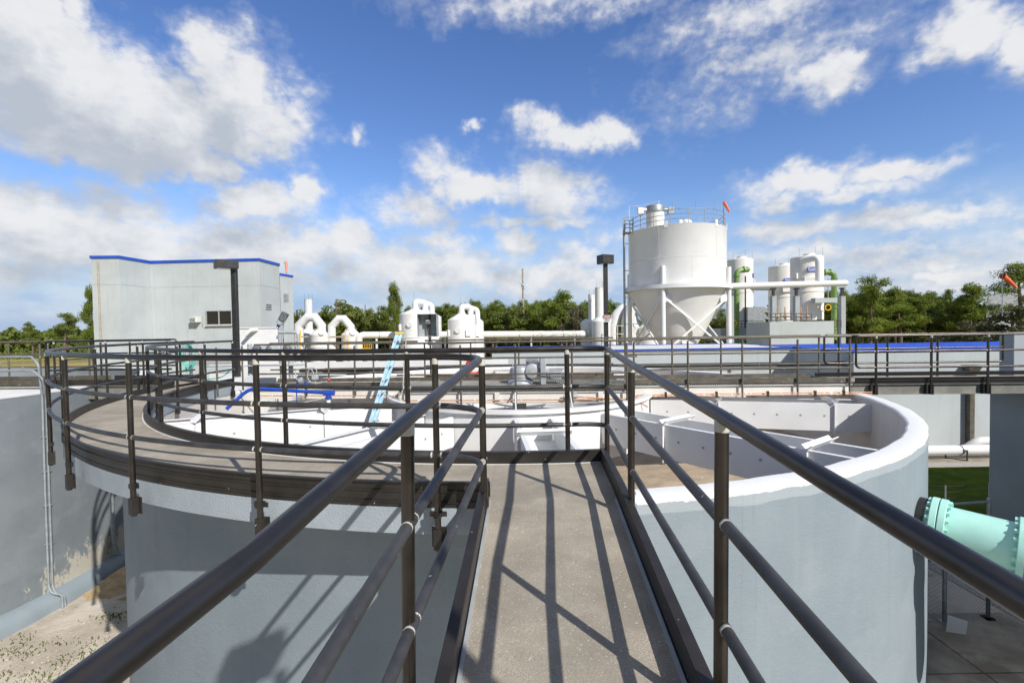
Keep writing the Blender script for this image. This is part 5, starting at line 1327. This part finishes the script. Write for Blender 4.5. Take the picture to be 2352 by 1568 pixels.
MB().tube(pp, [0.325] * (len(pp) - 1) + [0.38], 24).build('pipe', M['cream'], hd)
for u in (870, 903, 985, 1060, 1090, 1137, 1190, 1222, 1290, 1320, 1344):
    q = b2_.lerp(c2_, (u - 824) * 45.5 / ((u - 824) * 45.5 + (1352 - u) * 54)); dn_ = (c2_ - b2_).normalized()
    b = MB().tube([q, q + dn_ * 0.06], 0.335 + 0.055 * (u - 824) / 528, 24); b.build('coupling', M['cream'] if u % 2 else M['steel'], hd)
for u in (1022, 1220, 1110, 865, 1320):
    q = b2_.lerp(c2_, (u - 824) * 45.5 / ((u - 824) * 45.5 + (1352 - u) * 54)); MB().box(q.x - .08, q.x + .08, q.y - .1, q.y + .1, GZ, q.z - .2).build('support_post', M['white'], hd)

def dome_tank(label, u, hw_, vsh, vcone, Y, elbows=True, mat='white'):
    x = sight(u, 760, Y=Y).x; r = hw_ / FPX * Y; zs, zc_ = sight(u, vsh, Y=Y - r).z, sight(u, vcone, Y=Y).z
    g = thing('scrubber_tank', (x, Y, 0), label, 'tank', 'white scrubber tanks on the pipe line')
    rt = 0.34
    MB().lathe([(0.02, zc_ + .02), (rt, zc_), (rt + .1, zc_ - .06), (r - .05, zs + 0.03), (r, zs), (r, zs - 2.1), (r + .05, zs - 2.13), (r, zs - 2.16), (r, GZ)], (x, Y, 0), 60).build('vessel', M[mat], g, 30)
    for (a, dz, ww) in ((-100, -0.95, 0.28), (-150, -1.2, 0.22), (-60, -1.2, 0.26)):
        o_ = Vector((math.cos(R(a)), math.sin(R(a)), 0)); c_ = Vector((x, Y, zs + dz)) + o_ * r
        if a == -100: MB().tube([c_ - o_ * .1, c_ + o_ * 0.12], 0.26, 18).build('sight_port', M[mat], g)
        else: MB().obox(c_ + o_ * .04, (-o_.y, o_.x, 0), o_, (0, 0, 1), ww, 0.12, 0.30).build('hatch', M[mat], g, bevel=0.03)
    if elbows:
        zt_ = zc_ + 0.66
        for (dx, dy, ex, ey) in ((-0.02, -0.1, 0.9, 0.5),):
            MB().tube(fillet([(x, Y, zc_ - .1), (x, Y, zt_), (x + .78, Y + .6, zt_ - .05), (x + .80, Y + .6, zc_ - 1)], 0.3, 6), 0.27, 20).build('elbow_duct', M[mat], g, 30)
            MB().tube(fillet([(x + .7, Y + .7, zt_ - .1), (x + 1.38, Y + .9, zt_ - .3), (x + 1.42, Y + .9, zc_ - 1)], 0.28, 6), 0.25, 20).build('elbow_duct', M[mat], g, 30)
        MB().cyl((x - .1, Y, zt_ + .3), (x - .1, Y, zt_ + .95), 0.014, 5).build('lightning_rod', M['steel'], g)
        MB().tube([(x, Y, zc_ + .02), (x, Y, zc_ + .14)], 0.33, 20).build('collar', M[mat], g)
    return g
dome_tank('white scrubber tank with elbow ducts on top, behind the open steel control box', 955, 36, 720.5, 709, SYY - 1.5)
dome_tank('plain white scrubber tank half hidden to the right of the open steel control box', 982, 32, 727, 712, SYY + 2, False)
dome_tank('white scrubber tank with elbow ducts on top, standing just left of the wooden pole', 1061, 32, 734, 720, SYY - 1.5)
dome_tank('plain white scrubber tank peeking out behind the one left of the wooden pole', 1083, 28, 738, 722, SYY + 2.5, False)
stack_vessel('shorter white stack left of the lamp post with the sign', 1359.5, 7.5, 676, 1352, 18, 741, 55)
stack_vessel('taller white stack right behind the lamp post with the sign', 1378, 10.3, 660.5, 1381, 22, 737, 53)
duct('white arched duct between the lamp post with the sign and the silo, left one', [(1408, 800), (1408, 752), (1415, 725), (1432, 708), (1450, 712), (1456, 740), (1456, 760)], 11.5, 56, (1456, 19, 752, 743, 10), 0.3, 3)
duct('white arched duct close behind the silo ladder, right one', [(1440, 800), (1440, 738), (1448, 708), (1466, 692), (1484, 700), (1490, 730), (1490, 756)], 13, 55, (1490, 22, 752, 742, 12), 0.3, 3)
far_rail('pale yellow handrail in front of the white arched ducts by the silo', 1402, 1452, 790, 748, 51, 3, 2, 'cream')
# equipment seen through the railings on the left
tb = thing('mixing_tank', sight(598, 775, Y=22), 'white steel tank with a tilted grey motor on top, in front of the office building', 'tank')
q0_, q1_ = sight(553, 752, Y=22), sight(637, 753, Y=22)
MB().prism([(q0_.x - .1, 22), (q1_.x, 22), (q1_.x - .9, 24), (q0_.x - .6, 24)], GZ, q0_.z - .05).build('shell', M['white'], tb, bevel=0.02)
MB().prism([(q0_.x - .14, 21.96), (q1_.x + .04, 21.96), (q1_.x - .9, 24.05), (q0_.x - .64, 24.05)], q0_.z - .05, q0_.z).build('lid', M['white'], tb)
a_ = sight(583, 758, Y=21.9); MB().tube(fillet([a_ + Vector((0.1, .1, 0.02)), a_ + Vector((-0.05, -.2, 0)), a_ + Vector((-0.3, -.25, -.25))], .1), 0.085, 14).build('spout', M['cream'], tb)
m0_, m1_ = sight(640, 747, Y=22.3), sight(656, 719, Y=22.3)
d_ = m1_ - m0_
mt_ = MB().tube([m0_ + d_ * .38, m0_ + d_ * .45, m0_ + d_ * .92, m0_ + d_], [0.13, 0.17, 0.17, 0.175], 20).build('motor', M['motor'], tb)
MB().tube([m0_ + d_ * .05, m0_ + d_ * .12, m0_ + d_ * .36], [0.10, 0.17, 0.16], 18).build('gear_case', M['conduit'], tb)
MB().tube([m0_ - d_ * .2, m0_ + d_ * .08], [0.06, 0.09], 12).build('shaft_housing', M['bluepipe'], tb)
MB().tube([m0_ + d_ * .8 + Vector((.12, -.1, 0)), sight(650, 752, Y=22.2), sight(651, 790, Y=22.2)], 0.025, 6).build('cable', M['steel'], tb)
tag(MB().tube(fillet([sight(640, 763, Y=21.8), sight(685, 763, Y=21.8), sight(686, 830, Y=21.8)], .15), 0.075, 12).build('drain_pipe', M['conduit']), 'bent grey pipe between the mixing tank and the arched scrubbers', 'pipe')
lv = MB().box(sight(380, 850, Y=18).x, sight(1105, 850, Y=18).x + 1, 20.6, 21.0, GZ, sight(700, 833, Y=20.6).z)
tag(lv.build('basin_wall', M['white']), 'low white basin wall behind the bridge, below the scrubbers', 'wall')
tr_ = thing('trough', sight(900, 812, Y=24), 'long white raised trough on posts behind the bridge at the left', 'trough')
xa, xb = sight(655, 812, Y=24).x, sight(1090, 812, Y=24).x
z0_ = sight(900, 818, Y=24).z
MB().box(xa, xb, 24, 25, z0_, z0_ + 0.14).build('trough_edge', M['white'], tr_); MB().box(xa, xb, 24.0, 24.04, z0_ + .14, z0_ + 0.26).build('dark_lining', M['black'], tr_)
for k in range(8):
    x = xa + (xb - xa) * (k + .5) / 8; MB().box(x - .1, x + .1, 24.2, 24.4, GZ, z0_).build('post', M['cream'], tr_)
gb_ = thing('pump_skid', sight(480, 830, Y=19), 'grey and white pipework with a flat grey box, behind the ring at the left', 'pump')
for (u0, u1, v0, v1, m_) in ((440, 528, 826, 838, 'conduit'), (455, 535, 842, 858, 'bldg'), (548, 640, 818, 822, 'white'), (560, 690, 838, 842, 'conduit'), (600, 642, 790, 812, 'bldg')):
    a_, b2_ = sight(u0, v1, Y=18.5), sight(u1, v0, Y=18.5); MB().box(a_.x, b2_.x, 18.5, 19.1, a_.z, b2_.z).build('casing' if v1 - v0 > 6 else 'pipe', M[m_], gb_, bevel=0.02)
for u in (575, 648, 668):
    q = sight(u, 840, Y=18.9); MB().cyl((q.x, 18.9, GZ), (q.x, 18.9, sight(u, 790, Y=18.9).z), 0.09, 12).build('riser', M['conduit'], gb_)
for u in (590, 620, 660): MB().ball(sight(u, 800, Y=18.6), 0.16, n=10, m=6).build('valve_body', M['motor'], gb_)
yc = thing('ladder_cage', sight(845, 792, Y=40), 'bright yellow caged ladder top left of the blue ladder, low between the white pipes', 'cage')
b = MB()
for u in (833, 838, 843, 848, 853): b.beam(sight(u, 806, Y=40), sight(u, 784, Y=40), 0.04, 0.04)
for v in (784.5, 790, 800): b.beam(sight(832, v, Y=40), sight(854, v, Y=40), 0.06, 0.06)
b.build('bars', M['yellow'], yc)
for u, v0, v1 in ((677, 757, 800), (793, 757, 800), (799, 780, 800)):
    tag(MB().cyl(sight(u + (13 if u == 677 else 0), v0, Y=44), sight(u + (13 if u == 677 else 0), v1 + 8, Y=44), 0.05 if u != 799 else .09, 8).build('gas_pipe', M['yellow']), {677: 'thin yellow pipe on the scrubber next to the office building', 793: 'thin yellow pipe on the second scrubber', 799: 'thicker yellow pipe at the foot of the second scrubber'}[u], 'pipe')

# ================================================================== UTILITY POLE, FAR BUILDING
up = thing('utility_pole', sight(1200, 780, Y=80), 'bare pale wooden utility pole rising above the wood', 'utility pole')
q1_ = sight(1200.5, 617, Y=80)
MB().tube([(q1_.x, 80, GZ), (q1_.x, 80, q1_.z)], [0.24, 0.15], 12).build('pole', M['wood'], up)
b = MB()
for v in (655, 690): q = sight(1200, v, Y=79.8); b.beam(q + Vector((-.6, 0, .5)), q + Vector((.3, 0, -.3)), 0.09, 0.09); b.beam(q + Vector((-.3, 0, -.2)), q + Vector((.5, 0, -.7)), 0.09, 0.09); b.ball(q, 0.22, n=8, m=5)
b.build('hardware', M['conduit'], up)
x0 = sight(2266, 680, Y=62).x
rb = tag(MB().prism([(x0, 62), (x0 + 24, 62), (x0 + 26, 76), (x0 * 76 / 62 + .3, 76)], GZ, sight(2266, 677, Y=62).z).build('plant_building', M['grey']), 'dark grey flat roofed building behind the oak at the right edge', 'building')

# ================================================================== TREES
rng = random.Random(11)
def rdir():
    while True:
        v = Vector((rng.uniform(-1, 1), rng.uniform(-1, 1), rng.uniform(-1, 1)))
        if 0.05 < v.length < 1: return v.normalized()
def leaf(mb, c, w, l):
    a = rdir(); b = rdir(); b = (b - a * b.dot(a)).normalized()
    mb.add([c - a * l - b * w, c + a * l - b * w, c + a * l + b * w, c - a * l + b * w], [(0, 1, 2, 3)])
def clump(mb, c, rx, rz, n, w, l):
    for _ in range(n):
        d = rdir(); k = rng.random() ** 0.45
        leaf(mb, Vector((c.x + d.x * rx * k, c.y + d.y * rx * k, c.z + d.z * rz * k)), w * rng.uniform(.7, 1.3), l * rng.uniform(.7, 1.3))
def tree(name, label, h, kind, matl, group='trees of the wood'):
    g = thing(name, (0, 0, 0), label, 'tree', group)
    tk = MB(); cr = MB()
    lean = Vector((rng.uniform(-.04, .04) * h, rng.uniform(-.04, .04) * h, 0))
    P = lambda f: Vector((lean.x * f * f + 0.01 * h * math.sin(5 * f), lean.y * f * f, h * f))
    tk.tube([P(k / 6 * 0.97) for k in range(7)], [0.021 * h * (1 - 0.8 * k / 6) + 0.02 for k in range(7)], 8)
    if kind == 'pine':
        nb = rng.randint(19, 25)
        for i in range(nb):
            f = 0.38 + 0.60 * (i / nb) ** 0.9; a = rng.uniform(0, 6.28)
            L = h * rng.uniform(.09, .17) * (1.25 - 0.75 * (f - .42) / .58)
            b0 = P(f - 0.02); e = b0 + Vector((math.cos(a) * L, math.sin(a) * L, L * rng.uniform(.05, .5)))
            tk.tube([b0, b0.lerp(e, .5) + Vector((0, 0, -.02 * L)), e], [0.005 * h, 0.003 * h, 0.0015 * h], 5)
            for q in range(rng.randint(2, 4)):
                c = b0.lerp(e, rng.uniform(.55, 1.08)) + Vector((rng.uniform(-.3, .3), rng.uniform(-.3, .3), rng.uniform(0, .3)))
                clump(cr, c, h * rng.uniform(.045, .085), h * rng.uniform(.035, .06), 78, .022, .16)
        clump(cr, P(.99), h * .055, h * .06, 90, .022, .17)
    else:
        nb = rng.randint(20, 26)
        for i in range(nb):
            f = rng.uniform(.28, .62); a = rng.uniform(0, 6.28); up_ = rng.uniform(.05, 1.0)
            L = h * rng.uniform(.18, .36)
            b0 = P(f); e = b0 + Vector((math.cos(a) * L * (1.1 - .6 * up_), math.sin(a) * L * (1.1 - .6 * up_), L * up_ * 1.1))
            tk.tube([b0, b0.lerp(e, .5) + Vector((0, 0, .06 * L)), e], [0.007 * h, 0.0045 * h, 0.0015 * h], 5)
            for q in range(3):
                c = b0.lerp(e, rng.uniform(.6, 1.1)) + Vector((rng.uniform(-.4, .4), rng.uniform(-.4, .4), rng.uniform(-.1, .4)))
                clump(cr, c, h * rng.uniform(.055, .10), h * rng.uniform(.04, .07), 66, .06 if kind == 'leaf' else .05, .11)
    tk.build('trunk', M['bark'], g); cr.build('crown', matl, g, smooth=False)
    return g
KINDS = [('pine', 'pine_tree', 'slim green pine with a bare trunk, one of many alike in the wood behind the plant', 'pine'),
         ('leaf', 'broadleaf_tree', 'round bushy broadleaf tree, one of many alike in the wood behind the plant', 'leaf')]
protos = []
for kd, nm, lab, mt in KINDS:
    protos.append([tree(nm, lab, 9.0 + .4 * k, kd, M[mt]) for k in range(5)])
used = set()
def plant(kind, idx, u, vtop, Y, label=None, wide=1.0, group=None):
    pr = protos[kind][idx]; h0 = 9.0 + .4 * idx
    q = sight(u, vtop, Y=Y); sc = max(q.z - GZ, 2.0) / h0
    if (kind, idx) not in used: used.add((kind, idx)); o = pr
    else: o = copy_tree(pr)
    o.location = (q.x, Y, GZ); o.rotation_euler = (0, 0, rng.uniform(0, 6.28)); o.scale = (sc * wide, sc * wide, sc)
    if label: o['label'] = label
    if group: o['group'] = group
    return o
# the trees one can pick out
plant(0, 0, 906, 654, 70, 'tall slender pine standing clear of the wood, left of the scrubber tanks', .55)
plant(0, 1, 1998, 640, 60, 'tall pine with an open flat crown and a bare trunk, right of the towers', 1.1)
plant(0, 2, 2068, 664, 62, 'pine with a wide flat crown, next to the tallest pine right of the towers', 1.25)
plant(0, 3, 2232, 656, 60, 'spreading pine between the wood on the right and the dark grey building', 1.3)
plant(0, 4, 2345, 610, 58, 'dark pine behind the bright orange windsock at the right edge', 1.3)
plant(0, 0, 1287, 672, 72, 'bright green pine standing above the wood, right of the utility pole', 1.25)
plant(1, 0, 772, 682, 74, 'tallest broadleaf tree above the arched scrubbers', 1.3)
plant(1, 1, 836, 696, 76, 'broadleaf tree with a loose top right of the arched scrubbers', 1.0)
plant(0, 1, 146, 722, 95, 'lone round topped pine in the field at the far left', 1.5)
plant(0, 2, 72, 742, 110, 'small pine in the field at the far left edge of the forest', 1.2)
plant(0, 3, 209, 664, 39, 'pine half hidden behind the left corner of the office building', .5)
# the wood
def wood(u0, u1, n, vlo, vhi, Y0, Y1, pine):
    for i in range(n):
        u = u0 + (u1 - u0) * (i + rng.uniform(.1, .9)) / n
        k = 0 if rng.random() < pine else 1
        plant(k, rng.randrange(5), u, rng.uniform(vlo, vhi), rng.uniform(Y0, Y1), wide=rng.uniform(.75, 1.15) if k == 0 else rng.uniform(1.0, 1.4))
wood(672, 905, 20, 700, 722, 74, 92, .2)
wood(880, 1010, 12, 704, 722, 74, 92, .4)
wood(1000, 1345, 44, 690, 712, 74, 92, .85)
wood(1300, 1420, 9, 692, 716, 70, 88, .5)
wood(1640, 1910, 20, 700, 724, 72, 92, .6)
wood(1890, 2210, 56, 668, 706, 62, 84, .85)
wood(2180, 2420, 14, 680, 706, 66, 80, .7)
wood(-40, 215, 11, 752, 766, 150, 190, .5)
# the grey brown oak at the right edge and the half dead bush left of the stacks
oak = tree('oak_tree', 'dull brownish oak with tangled twigs filling the right edge behind the bridge', 7.6, 'oak', M['oak'], None)
q = sight(2330, 700, Y=38); oak.location = (q.x, 38, GZ); oak.scale = (1.25, 1.1, 0.86)
oak2 = copy_tree(oak); q = sight(2230, 720, Y=41); oak2.location = (q.x, 41, GZ); oak2.scale = (.95, .95, .70); oak2.rotation_euler = (0, 0, 2); oak2['label'] = 'lower dull oak left of the one filling the right edge'
oak3 = copy_tree(oak); q = sight(1325, 690, Y=66); oak3.location = (q.x, 66, GZ); oak3.scale = (.95, .95, 1.1); oak3.rotation_euler = (0, 0, 4); oak3['label'] = 'half dead brownish tree with bare twigs, left of the short white stack'
# woodland mass behind and shrub layer
def mass(name, label, n, f, w, l, mat='pine'):
    mb = MB()
    for _ in range(n): leaf(mb, f(), w * rng.uniform(.6, 1.3), l * rng.uniform(.6, 1.3))
    return tag(mb.build(name, M[mat], smooth=False), label, 'trees', kind='stuff')
def polar(a0, a1, d0, d1, hfun):
    def f():
        a = R(rng.uniform(a0, a1)); d = rng.uniform(d0, d1); h = hfun(math.degrees(a), d)
        return Vector((d * math.sin(a), d * math.cos(a), GZ + h * rng.random() ** 0.8))
    return f
def skyline(base, amp):
    ph = [rng.uniform(0, 6.28) for _ in range(6)]
    return lambda a, d: base + amp * (0.5 * math.sin(a * .9 + ph[0] + d * .05) + 0.6 * math.sin(a * 2.3 + ph[1] + d * .11) + 0.7 * abs(math.sin(a * 4.1 + ph[2] + d * .2)) + .3 * math.sin(a * 9 + ph[3]))
mass('woodland', 'dense green woodland behind the rows of separate trees', 26000, polar(-28, 50, 95, 125, (lambda f: lambda a, d: f(a, d) + (1.6 if a > 28 else 0))(skyline(6.0, 0.8))), .16, .42)
mass('shrub_layer', 'dense shrubs between the trunks at the foot of the wood', 15000, polar(-28, 50, 84, 95, skyline(3.2, 0.6)), .12, .30, 'leaf')
mass('far_forest', 'far off forest along the horizon at the left', 26000, polar(-52, -28, 190, 300, lambda a, d: 5.2 + 1.5 * abs(math.sin(a * 1.7 + d * .07)) + 0.8 * math.sin(a * 5 + d * .03)), .40, .75, 'leaf')
mass('field_scrub', 'low green scrub dotted over the field at the far left', 5000, polar(-52, -36, 150, 185, lambda a, d: max(0.05, 1.9 * math.sin(a * 2.1 + d * .16) + 0.8 * math.sin(a * 5 + d * .4))), .14, .30, 'leaf')
# far fence in the field at the left
ff = thing('field_fence', (-50, 52, 0), 'thin wire fence across the dry field at the far left', 'fence')
f0_, f1_ = Vector((-64, 60, GZ)), Vector((-36, 60, GZ))
for k in range(11):
    q = f0_.lerp(f1_, k / 10); MB().cyl(q, q + Vector((0, 0, 1.8)), 0.05, 6).build('post', M['steel'], ff)
b = MB()
for z in (1.75, 1.2, .6): b.cyl(f0_ + Vector((0, 0, z)), f1_ + Vector((0, 0, z)), 0.02, 5)
b.build('wire', M['steel'], ff)
# weeds, stones on the sand beside the tanks
wm_ = MB()
for (u, v, ru, n) in ((30, 1500, .40, 420), (95, 1560, .45, 500), (150, 1520, .28, 200), (130, 1475, .25, 140), (255, 1415, .35, 420), (215, 1475, .3, 160), (190, 1500, .25, 160), (60, 1470, .3, 150), (270, 1345, .2, 120), (20, 1545, .3, 200)):
    c = sight(u, v, z=GL)
    for _ in range(n // 4):
        p_ = Vector((c.x + rng.gauss(0, ru * .6), c.y + rng.gauss(0, ru * .3), GL)); hgt = rng.uniform(.01, .055)
        a = rng.uniform(0, 6.28); d = Vector((math.cos(a), math.sin(a), 0)) * rng.uniform(.005, .014); s_ = Vector((rng.uniform(-.03, .03), rng.uniform(-.03, .03), hgt))
        wm_.add([p_ - d, p_ + d, p_ + d * .6 + s_, p_ - d * .6 + s_], [(0, 1, 2, 3)])
tag(wm_.build('weeds', M['grass'], smooth=False), 'small green weeds scattered on the sand beside the weathered tank', 'weeds', kind='stuff')
st_ = MB()
for _ in range(170):
    c = sight(rng.uniform(0, 300), rng.uniform(1390, 1570), z=GL); r_ = rng.choice((.010, .012, .014, .02, .03)) * rng.uniform(.6, 1.1)
    st_.ball((c.x, c.y, GL + r_ * .3), r_, r_ * rng.uniform(.6, 1.2), r_ * .6, 6, 4)
tag(st_.build('stones', M['dirt']), 'small pale stones scattered on the sand beside the weathered tank', 'stones', kind='stuff')
b = MB(); c = sight(243, 1342, z=GL); b.ball((c.x, c.y, GL + .04), .17, .11, .075, 10, 7); tag(b.build('stone_slab', M['dirt']), 'single larger pale stone lying by the foot of the near tank', 'stone')
dm = MB(); dmv = []
c = sight(298, 1325, z=GL)
for j in range(13):
    for i in range(13):
        x = -0.9 + 1.8 * i / 12; y = -1.0 + 2.0 * j / 12; hgt = max(-0.02, 0.30 * math.exp(-(x * x / .16 + y * y / .3)) + rng.uniform(-.02, .02) - .01)
        dmv.append((c.x + x, c.y + y, GL + hgt))
dm.add(dmv, [(j * 13 + i, j * 13 + i + 1, (j + 1) * 13 + i + 1, (j + 1) * 13 + i) for j in range(12) for i in range(12)])
structure(dm.build('sand_mound', material('damp_yellow_sand', (0.46, 0.34, 0.20), 1.0, 0, 0.2, 6, 0.8, 40, spec=0.1, dist=0.02)))
